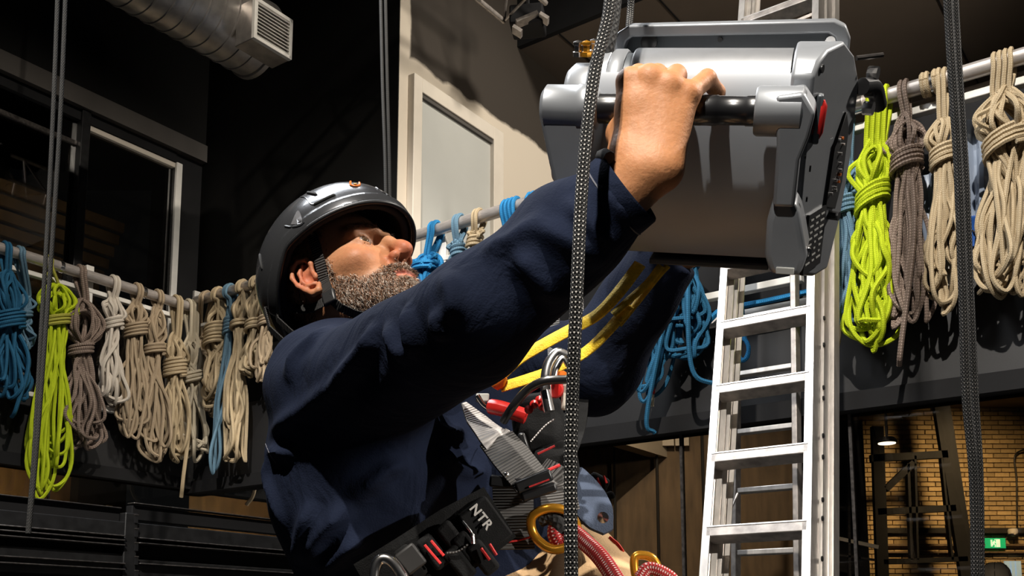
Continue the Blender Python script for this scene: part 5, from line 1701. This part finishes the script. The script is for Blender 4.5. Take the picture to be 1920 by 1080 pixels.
def S(px, py, off=.004, d=1.4): return hit(JB, px, py, off, d)
def Sp(pts, off=.004, n=6, d=1.4):
    q = spline(np.array([(a, b, 0) for a, b in pts]), n)[:, :2]
    q = [hit(JB, x, y, off) for x, y in q]
    q = [w for w in q if w is not None]
    if len(q) < 2: return None
    keep = [q[0]]
    for w in q[1:]:
        if np.linalg.norm(w - keep[-1]) < .05: keep.append(w)
    return np.array(keep)


# twill creases: a slow, stretched noise on top of the weave
nt_ = M['navy'].node_tree; bs_ = nt_.nodes['Principled BSDF']
old_ = bs_.inputs['Normal'].links[0].from_node
tcn = nt_.nodes.new('ShaderNodeTexCoord'); mpn = nt_.nodes.new('ShaderNodeMapping'); mpn.inputs['Rotation'].default_value = (.3, .9, .5); mpn.inputs['Scale'].default_value = (10, 26, 9)
nzn = nt_.nodes.new('ShaderNodeTexNoise'); nzn.inputs['Scale'].default_value = 1.0; nzn.inputs['Detail'].default_value = 3; nzn.inputs['Distortion'].default_value = 1.2
bpn = nt_.nodes.new('ShaderNodeBump'); bpn.inputs['Strength'].default_value = .55; bpn.inputs['Distance'].default_value = .012
nt_.links.new(tcn.outputs['Object'], mpn.inputs[0]); nt_.links.new(mpn.outputs[0], nzn.inputs['Vector']); nt_.links.new(nzn.outputs['Fac'], bpn.inputs['Height']); nt_.links.new(old_.outputs[0], bpn.inputs['Normal']); nt_.links.new(bpn.outputs[0], bs_.inputs['Normal'])
# seams with stitching
for pts in ([(1126, 318), (1155, 330), (1185, 362), (1210, 402), (1222, 425)],
            crop([(60, 350), (90, 470), (130, 590), (160, 640)])):
    sm_ = Sp(pts, .0002, 8, 1.1)
    if sm_ is not None and len(sm_) > 3: MB().tube(sm_, .0006, 5).build('seam', M['stitch'], jk)
MB().lathe([(.036, -.045), (.0445, -.040), (.0455, -.022), (.0450, -.020), (.0458, -.017), (.0455, .0), (.0440, .002), (.0415, .0), (.0405, -.02), (.035, -.045)], CUFF, CUFA, 40).build('cuff', M['navy'], jk, smooth=True)
MB().lathe([(.0452, -.0215), (.0462, -.0208), (.0462, -.0200), (.0452, -.0193)], CUFF, CUFA, 40).build('cuff_stitching', M['stitch'], jk, smooth=True)
MB().tube(spline([P(1142, 296, .985), P(1135, 291, .99), P(1128, 293, 1.0)], 4), .007, 8).build('cuff_tab', M['undershirt'], jk, smooth=True)
# black collar of the undershirt round the neck
nk0, nk1 = NECK + UPN * -.005, H(0, -.012, -.085)
MB().tube([nk0 + UPN * .03, nk0, nk0 * .55 + nk1 * .45, nk0 * .3 + nk1 * .7], [.078, .076, .070, .067], 28).build('collar', M['undershirt'], man, smooth=True)

# trousers and boots
def pants_sdf(p):
    d = smin(rc(p, HIPR, KNR, .105, .078), rc(p, KNR, FTR + CZ * .05, .078, .060), .04)
    e = smin(rc(p, HIPL, KNL, .105, .078), rc(p, KNL, FTL + CZ * .05, .078, .060), .04)
    d = smin(d, e, .03)
    d = smin(d, rc(p, HIPR + CZ * .03, HIPL + CZ * .03, .12, .12), .05)
    d = smin(d, rc(p, P(1100, 1050, 1.46), KNL, .052, .070), .05)
    return smax(d, -(p[:, 2] - .14), .01)
pl = np.minimum.reduce([HIPR, HIPL, KNR, KNL, FTR, FTL]) - .16; phh = np.maximum.reduce([HIPR, HIPL, KNR, KNL, FTR, FTL]) + .2
tv2, tf2 = surface(pants_sdf, pl, phh, .010, slack=.04)
n2 = vnormals(tv2, tf2); ph = tv2 @ np.array([[40., 10., 19.], [-14., 37., 42.], [18., -21., 35.]])
tv2 = tv2 + n2 * (.003 * np.sin(ph[:, 0]) * np.sin(ph[:, 1]))[:, None]
trs = mesh_obj('trousers', tv2, tf2, M['tan'], man, True)
TB = bvh_of(tv2, tf2)
for ft, kn in ((FTR, KNR), (FTL, KNL)):
    fw = np.array([.85, -.5, 0]); fw /= np.linalg.norm(fw)
    def boot(p, ft=ft, fw=fw):
        d = smin(rc(p, ft + CZ * .10, ft - CZ * .03, .058, .055), rc(p, ft - CZ * .045, ft + fw * .15 - CZ * .045, .045, .043), .03)
        return smax(d, -(p[:, 2] - .001), .004)
    bv, bf = surface(boot, ft - .22, ft + .24, .009)
    mesh_obj('boot', bv, bf, M['boot'], man, True)
# ------------------------------------------------------------------ helmet
HC, HR = np.array([0, -.003, .050]), np.array([.110, .142, .124])


def rimz(y): return np.where(y > .05, .046, np.where(y > 0, .044 + .04 * y, np.maximum(.044 + .62 * y, -.040)))


def shell_sdf(p):
    q = (p - HO) @ HA
    o = ell(q, HC, HR)
    # raised lower band and a low centre crest
    o2 = ell(q, HC, HR + .0035) 
    band = np.maximum(o2, (q[:, 2] - rimz(q[:, 1])) - .020 - .012 * np.clip(-q[:, 1] / .1, 0, 1))
    o = smin(o, band, .003)
    i = ell(q, HC, HR - .0045)
    d = smax(o, -i, .001)
    return smax(d, rimz(q[:, 1]) - q[:, 2], .002)


sv, sf = surface(shell_sdf, HO - .23, HO + .23, .0024)
sv = relax(sv, sf, 2, .5)
hel = thing('safety_helmet', HO, 'glossy charcoal climbing helmet with chin strap worn by the bearded man', 'helmet')
she = mesh_obj('shell', sv, sf, M['helmet'], hel, True)
SB = bvh_of(sv, sf)
def liner_sdf(p):
    q = (p - HO) @ HA
    d = smax(ell(q, HC, HR - .006), -ell(q, HC, HR - .018), .002)
    return smax(d, rimz(q[:, 1]) + .003 - q[:, 2], .002)
v_, f_ = surface(liner_sdf, HO - .22, HO + .22, .0045)
mesh_obj('liner', v_, f_, M['liner'], hel, True)
def rim_pts(n=90, grow=0.0):
    out_ = []
    for a in np.linspace(0, 2 * np.pi, n, endpoint=False):
        z = .04
        for _ in range(40):
            k = math.sqrt(max(0, 1 - ((z - HC[2]) / HR[2]) ** 2))
            y = HC[1] + (HR[1] + grow) * k * math.sin(a)
            z = .7 * z + .3 * float(rimz(np.array(y)))
        out_.append(H(HC[0] + (HR[0] + grow) * k * math.cos(a), y, z))
    return np.array(out_)
MB().tube(rim_pts(90, .001), .0034, 8, closed=True).build('edge_trim', M['plastic_black'], hel, smooth=True)


def on_shell(pts, off=.001, n=5):
    q = spline(np.array([(a, b, 0) for a, b in pts]), n)[:, :2]
    return np.array([w for w in (hit(SB, x, y, off) for x, y in q) if w is not None])


def hc(pts): return [(440 + x / 3.176, 300 + y / 3.176) for x, y in pts]


for pts, r in ((hc([(350, 218), (400, 200), (440, 198), (490, 208)]), .0030), (hc([(470, 270), (520, 245), (560, 225), (600, 208)]), .0026), (hc([(770, 122), (800, 128), (815, 140)]), .0024), (hc([(205, 395), (190, 420), (180, 450)]), .0022), (hc([(150, 560), (155, 600), (165, 650)]), .002)):
    q = on_shell(pts, .0004)
    if len(q) > 2: MB().tube(q, np.concatenate([[r * .4], np.full(len(q) - 2, r), [r * .4]]), 8).build('vent_slot', M['liner'], she, smooth=True)
for pts, r in ((hc([(350, 225), (420, 225), (460, 265), (520, 245)]), .0012), (hc([(300, 395), (340, 400), (390, 390), (415, 370)]), .0016), (hc([(200, 370), (260, 300), (340, 235)]), .0010), (hc([(820, 150), (870, 185), (920, 215)]), .0010)):
    q = on_shell(pts, .0003)
    if len(q) > 2: MB().tube(q, r, 6).build('shell_ridge', M['helmet'], she, smooth=True)
q = on_shell(hc([(335, 385), (378, 300), (402, 375), (335, 385)]), .0006, 4)
if len(q) > 4: MB().add(np.vstack([q.mean(0)[None] , q]), [[0, i, i + 1] for i in range(1, len(q))]).build('shell_reflection', M['helmet_hi'], she)  # grey triangle painted as a reflection on the shell
q = on_shell(hc([(690, 132), (690, 150), (715, 158), (742, 152), (742, 138)]), .0008, 5)
if len(q) > 3: MB().tube(q, .0017, 6).build('emblem', M['orange'], she, smooth=True)
q = on_shell(hc([(708, 146), (726, 146)]), .0008, 2)
if len(q) > 1: MB().tube(q, .0012, 6).build('emblem_dot', M['gold'], she, smooth=True)
# chin strap in front of the ear
HB = bvh_of(hv, hf)
def face(pts, off, n=5):
    q = spline(np.array([(a, b, 0) for a, b in pts]), n)[:, :2]
    return np.array([w for w in (hit(HB, x, y, off) for x, y in q) if w is not None])
cs_ = face([(588, 440), (597, 470), (606, 500), (614, 530), (622, 560)], .006)
top_ = H(.098, .030, .055)
cs_ = np.vstack([top_[None], cs_])
side_n = HA @ np.array([1., .25, -.1])
MB().ribbon(cs_, .0165, .0022, side_n).build('chin_strap', M['web_black'], hel)
cs2 = np.vstack([H(.085, -.075, .01)[None], face([(560, 575), (590, 580), (618, 566)], .008)])
if len(cs2) > 2: MB().ribbon(cs2, .014, .002, side_n).build('rear_strap', M['web_black'], hel)
bkl = cs_[-1]
MB().box(bkl, np.stack([nrm(side_n), nrm(cs_[-1] - cs_[-2]), np.cross(nrm(side_n), nrm(cs_[-1] - cs_[-2]))], 1), (.004, .012, .011)).build('buckle', M['plastic_black'], hel, bevel=.003)
cs3 = np.vstack([bkl[None], face([(640, 575), (668, 586), (692, 590)], .007)])
MB().ribbon(cs3, .014, .002, HA @ np.array([.3, 0, -1.])).build('under_chin_strap', M['web_black'], hel)
for y_ in (-.105, -.085):
    MB().ribbon([H(.076, y_, .03), H(.080, y_ - .003, -.01), H(.078, y_ + .01, -.05)], .010, .002, HA @ np.array([1., -.6, 0])).build('nape_strap', M['web_black'], hel)

# ------------------------------------------------------------------ harness
def A(px, py, off=.01, d=1.42): return S(px, py, off, d)


VN = nrm(np.array([-.25, -1, -.25]))
har = thing('climbing_harness', HIPR, 'black and grey climbing harness with red stitching over the navy jacket', 'harness')
def band(pts, w, name, m, thick=.004, nrml=VN, par=har, off=.01):
    """pts: (px,py,depth or None)"""
    q = np.array([A(x, y, off) if d is None else P(x, y, d) for x, y, d in pts])
    return MB().ribbon(spline(q, 6), np.interp(np.linspace(0, 1, 6 * (len(q) - 1) + 1), np.linspace(0, 1, len(w)), w), thick, nrml).build(name, M[m], par)


DF = 1.30
band([(869, 756, DF + .03), (893, 786, DF + .02), (921, 814, DF), (934, 828, DF)], [.008, .030, .042, .052], 'shoulder_strap', 'web_pale', .003, nrm(np.array([.30, -.80, .40])))  # pale upper length paints the lit part of the grey webbing
band([(930, 822, DF), (958, 856, DF - .01), (998, 905, DF - .015)], [.052, .056, .054], 'shoulder_strap', 'web_grey', .003, nrm(np.array([.25, -.85, .35])))
band([(961, 900, DF + .01), (963, 960, DF + .005), (966, 1030, DF)], [.054, .052, .050], 'front_webbing', 'web_grey', .004, nrm(np.array([.1, -.95, .1])))
band([(1010, 880, DF + .03), (1040, 905, DF + .03), (1052, 960, DF + .03)], [.040, .050, .052], 'front_webbing', 'web_grey', .004, nrm(np.array([.2, -.9, .2])))
band([(1088, 700, 1.50), (1078, 790, 1.47), (1050, 860, 1.42)], [.03, .035, .04], 'chest_webbing', 'pad', .004)
band([(1035, 560, 1.52), (1038, 620, 1.5), (1040, 680, 1.46)], [.02, .02, .02], 'shoulder_webbing', 'web_grey', .003)
band([(1090, 560, 1.5), (1091, 640, 1.49)], [.006, .006], 'strap_edge', 'web_pale', .003)


def blk(px, py, d, wpx, hpx, dep, ang, name, m, par=har, bev=.003, yaw=0.0):
    c = P(px, py, d); s = d / 1919.
    a = math.radians(ang)
    X = np.array([math.cos(a) * math.cos(yaw), math.sin(yaw), -math.sin(a)]); X = nrm(X)
    Y = nrm(np.array([math.sin(yaw) * -1., 1., 0.25])); Y = nrm(Y - X * (X @ Y)); Z = np.cross(X, Y)
    return MB().box(c, np.stack([X, Y, Z], 1), (wpx * s / 2, dep, hpx * s / 2)).build(name, M[m], par, bevel=bev)


def line(pts, d, r, name, m, par=har):
    return MB().tube(spline([P(x, y, d) for x, y in pts], 5), r, 6).build(name, M[m], par, smooth=True)


blk(960, 905, DF - .012, 86, 22, .010, 6, 'buckle_bar', 'plastic_black')
blk(1000, 902, DF - .02, 74, 24, .010, -22, 'buckle', 'plastic_black')
blk(1010, 922, DF - .018, 70, 18, .010, -18, 'buckle', 'plastic_black')
blk(950, 890, DF - .02, 12, 10, .006, 20, 'rivet_plate', 'chrome')
line([(992, 913), (1030, 899)], DF - .032, .0011, 'red_stitching', 'red_thread')
line([(1022, 884), (1050, 872)], DF + .01, .0022, 'red_stitching', 'red_thread')
line([(1008, 851), (1040, 836)], DF + .03, .0016, 'red_stitching', 'red_thread')
line([(942, 1017), (968, 1014), (994, 1007)], DF - .006, .0013, 'red_stitching', 'red_thread')
# padded belt with gear loops
DB = 1.27
band([(700, 1110, DB + .02), (780, 1062, DB), (860, 1010, DB), (935, 962, DB + .01)], [.085, .085, .085, .075], 'waist_belt', 'pad', .020)
blk(908, 985, DB - .006, 66, 92, .012, -38, 'belt_flap', 'pad', yaw=.1)
for (x, y) in ((770, 1055), (812, 1035), (848, 1010), (878, 1030), (905, 1045), (862, 1055)):
    blk(x, y, DB - .022, 34, 70, .008, -38, 'gear_sleeve', 'pad', bev=.005)
blk(770, 1048, DB - .034, 44, 48, .004, -38, 'belt_patch', 'web_black')
for a, b in (((796, 1022), (826, 1057)), ((808, 1014), (832, 1042)), ((902, 1028), (918, 1050)), ((918, 1020), (931, 1041))):
    line([a, b], DB - .038, .0019, 'red_stitching', 'red_thread')
line([(838, 1037), (858, 1034), (878, 1020)], DB - .036, .0012, 'thread_loop', 'web_grey')
MB().tube(spline([P(868, 978, DB - .03), P(876, 988, DB - .034), P(886, 1003, DB - .036), P(888, 1020, DB - .036)], 6), [.0018] * 12 + [.0028] * 7, 8).build('wire_gate', M['chrome'], har, smooth=True)
# lettering NTR on the flap
tx = bpy.data.curves.new('lettering', 'FONT'); tx.body = 'NTR'; tx.size = .0165; tx.extrude = .0004; tx.align_x = 'CENTER'; tx.offset = .0004; tx.space_character = 1.12
to = bpy.data.objects.new('lettering', tx); COL.objects.link(to)
bpy.context.view_layer.update()
tm = bpy.data.meshes.new_from_object(to.evaluated_get(bpy.context.evaluated_depsgraph_get()))
bpy.data.objects.remove(to); bpy.data.curves.remove(tx)
tm.materials.clear(); tm.materials.append(M['sign_white'])
to = bpy.data.objects.new('lettering', tm); COL.objects.link(to)
Xt = nrm(P(912, 1000, DB) - P(878, 958, DB)); Zt = nrm(P(895, 978, DB) - EYE) * -1; Zt = nrm(Zt - Xt * (Xt @ Zt)); Yt = np.cross(Zt, Xt)
to.parent = har
mt = Matrix(np.block([[np.stack([Xt, Yt, Zt], 1), (P(896, 974, DB - .026) - HIPR)[:, None]], [np.zeros((1, 3)), np.ones((1, 1))]]).tolist())
to.matrix_local = mt

# dark inner jacket / gear behind the straps at the chest
blk(1010, 800, 1.40, 100, 130, .03, -8, 'chest_pad', 'pad', bev=.02)
blk(1040, 870, 1.40, 90, 90, .03, -10, 'chest_pad', 'pad', bev=.02)
line([(995, 828), (1020, 800), (1040, 785)], 1.33, .0009, 'cord', 'web_pale')
blk(983, 832, 1.33, 14, 44, .006, -20, 'adjuster', 'steel_dark')

# chest ascender: bent alloy frame, red cam parts
asc = thing('chest_ascender', P(1040, 760, 1.30), 'silver alloy rope clamp with red cam on the man\'s chest beside the flecked rope', 'rope clamp')
fr1 = [(1062, 668, 1.28), (1045, 663, 1.28), (1030, 682, 1.28), (1024, 708, 1.28), (1024, 735, 1.28), (1029, 768, 1.28)]
MB().tube(tubes(fr1, .008), .0075, 10, flat=(VN, .6)).build('frame', M['chrome'], asc, smooth=True)
fr2 = [(1066, 685, 1.27), (1056, 672, 1.27), (1043, 690, 1.27), (1038, 712, 1.27)]
MB().tube(tubes(fr2, .006), .0045, 8).build('inner_frame', M['chrome'], asc, smooth=True)
MB().tube(tubes([(1022, 733, 1.275), (1030, 772, 1.275)], .006), .0072, 12).build('side_bar', M['chrome'], asc, smooth=True)
blk(1060, 745, 1.29, 16, 50, .006, 0, 'plate', 'cream', asc)
MB().lathe([(0, -.008), (.010, -.006), (.012, 0), (.010, .006), (0, .008)], P(1041, 730, 1.285), VN, 14).build('cam', M['red'], asc, smooth=True)
for (x, y) in ((1002, 758), (992, 768), (1012, 750), (1018, 762)):
    MB().lathe([(0, -.006), (.005, -.004), (.006, .002), (0, .006)], P(x, y, 1.29), VN, 10).build('cam_tooth', M['red'], asc, smooth=True)
MB().lathe([(0, -.005), (.007, -.003), (.007, .003), (0, .005)], P(1054, 705, 1.275), VN, 12).build('pin', M['orange'], asc, smooth=True)
hs = MB().tube(tubes([(944, 790, 1.30), (962, 762, 1.28), (988, 732, 1.27), (1020, 715, 1.26), (1066, 711, 1.26)], .006), .0058, 10).build('black_hose', M['rubber'], smooth=True, origin=P(1020, 715, 1.26)); tag(hs, 'black rubber sling curving over the silver clamp on the chest', 'sling')
rd = thing('red_descender', P(950, 768, 1.32), 'red rounded device clipped under the raised arm behind the black sling', 'descender')
MB().tube(tubes([(918, 762, 1.33), (940, 766, 1.32), (968, 775, 1.32), (988, 782, 1.32)], 0), [.006] + [.0105] * 23 + [.007], 12).build('body', M['red'], rd, smooth=True)
MB().box(P(905, 746, 1.335), np.eye(3), (.009, .003, .006)).build('label_plate', M['blind'], rd, bevel=.002)
MB().tube(tubes([(895, 742, 1.33), (905, 757, 1.33), (916, 766, 1.33)], 0), .004, 8).build('swivel', M['chrome'], rd, smooth=True)

# yellow lanyard slings up to the winch
ly = thing('yellow_sling', P(940, 705, 1.33), 'yellow webbing sling running from chest up to the underside of the winch', 'sling')
def flatband(pts, r, name, ratio=.35):
    q = tubes(pts, 0)
    return MB().tube(q, r, 10, flat=(np.array([-.3, -.9, .35]), ratio)).build(name, M['yellow_web'], ly, smooth=True)
flatband([(938, 704, 1.33), (975, 672, 1.33), (1020, 645, 1.32), (1070, 618, 1.31), (1120, 590, 1.29), (1160, 548, 1.27), (1200, 495, 1.26)], .0095, 'upper_leg')
flatband([(940, 726, 1.33), (985, 712, 1.32), (1030, 696, 1.31), (1095, 662, 1.30), (1140, 620, 1.28), (1180, 572, 1.27)], .0085, 'lower_leg')
flatband([(1150, 590, 1.27), (1180, 562, 1.265), (1215, 530, 1.26), (1240, 498, 1.255)], .0060, 'strand')
flatband([(1160, 610, 1.275), (1196, 565, 1.27), (1232, 520, 1.26), (1252, 498, 1.255)], .0050, 'strand')
MB().lathe([(0, -.012), (.008, -.010), (.012, 0), (.008, .010), (0, .012)], P(934, 714, 1.325), nrm(np.array([.6, -.3, .7])), 14).build('orange_toggle', M['orange'], ly, smooth=True)

# karabiners and cords at the waist
def karabiner(name, label, pts, r, m, closed=True, cat='karabiner'):
    q = spline([P(*p) for p in pts], 8, closed)
    o = MB().tube(q, r, 12, closed=closed).build(name, M[m], smooth=True, origin=P(*pts[0]))
    return tag(o, label, cat)
k1 = karabiner('karabiner', 'large polished silver karabiner at the bottom edge in front of the belt', [(706, 1120, 1.22), (702, 1075, 1.22), (712, 1050, 1.22), (730, 1050, 1.22), (748, 1070, 1.22), (768, 1112, 1.22), (745, 1150, 1.22)], .0068, 'chrome')
k2 = karabiner('karabiner', 'big orange gold karabiner at the belly beside the flecked rope', [(1000, 966, 1.28), (1030, 953, 1.275), (1064, 960, 1.28), (1082, 992, 1.29), (1066, 1022, 1.28), (1036, 1030, 1.28), (1008, 1012, 1.285), (996, 988, 1.285)], .0062, 'gold')
k3 = karabiner('karabiner', 'orange gold karabiner at the lower edge beside the tan trouser knee', [(1190, 1046, 1.30), (1206, 1041, 1.30), (1224, 1048, 1.30), (1234, 1070, 1.30), (1230, 1110, 1.30), (1206, 1118, 1.30), (1192, 1080, 1.30)], .0058, 'gold')
o = MB().tube(tubes([(1052, 960, 1.31), (1062, 985, 1.29), (1095, 1015, 1.27), (1130, 1050, 1.25), (1172, 1115, 1.23)], 0), .0115, 12, flat=(VN, .5)).build('cord', M['r_red'], smooth=True, origin=P(1095, 1015, 1.27)); tag(o, 'flat red and white woven cord hanging from the belly across tan trousers', 'cord')
o = MB().tube(tubes([(1046, 975, 1.30), (1040, 1000, 1.29), (1050, 1018, 1.29), (1062, 1010, 1.29)], 0), .010, 10).build('cord', M['r_red'], smooth=True, origin=P(1046, 975, 1.3)); tag(o, 'short red and white cord end inside the big gold karabiner', 'cord')
o = MB().tube(tubes([(1200, 1084, 1.27), (1215, 1066, 1.27), (1240, 1072, 1.27), (1262, 1090, 1.27), (1240, 1110, 1.27)], 0), .0085, 10).build('cord', M['r_red'], smooth=True, origin=P(1215, 1066, 1.27)); tag(o, 'red and white cord loop on the lower gold karabiner', 'cord')
o = MB().tube(tubes([(1012, 972, 1.295), (1034, 966, 1.29), (1050, 985, 1.29), (1040, 1000, 1.295)], 0), .012, 10).build('cord', M['r_charcoal'], smooth=True, origin=P(1034, 966, 1.29)); tag(o, 'dark grey cord knot inside the big gold karabiner', 'cord')
gp = thing('gear_pouch', P(1120, 915, 1.62), 'small black pouch with red loops hanging behind the man\'s hip', 'pouch')
blk(1118, 912, 1.62, 40, 46, .02, 28, 'body', 'pad', gp, .006)
blk(1135, 932, 1.61, 34, 14, .012, -20, 'flap', 'pad', gp, .004)
line([(1120, 896), (1127, 915), (1132, 930)], 1.595, .0020, 'red_loop', 'red', gp)
line([(1132, 892), (1138, 906)], 1.595, .0018, 'red_loop', 'red', gp)
# lower front of the jacket over the far thigh
fl_ = MB().ribbon(spline([P(1078, 880, 1.46), P(1096, 920, 1.43), P(1116, 962, 1.40), P(1140, 998, 1.39)], 6), [.02, .028, .034, .040, .045, .049, .052, .055, .056, .056, .056, .055, .053, .05, .045, .04, .032, .024, .016][:19], .006, nrm(np.array([.15, -.85, .4])))
fl_.build('jacket_front', M['navy_lt'], man)
MB().lathe([(0, -.004), (.007, -.002), (.008, .002), (0, .004)], P(1131, 970, 1.37), VN, 12).build('snap', M['chrome'], man, smooth=True)
band([(1142, 1010, 1.42), (1156, 1022, 1.41), (1166, 1036, 1.40)], [.008, .008, .008], 'red_tab', 'red', .004)
o = karabiner('karabiner', 'small brass karabiner glinting behind the flecked rope below the left elbow', [(1133, 758, 1.66), (1143, 748, 1.66), (1146, 735, 1.66), (1140, 742, 1.66), (1130, 752, 1.66)], .003, 'gold')
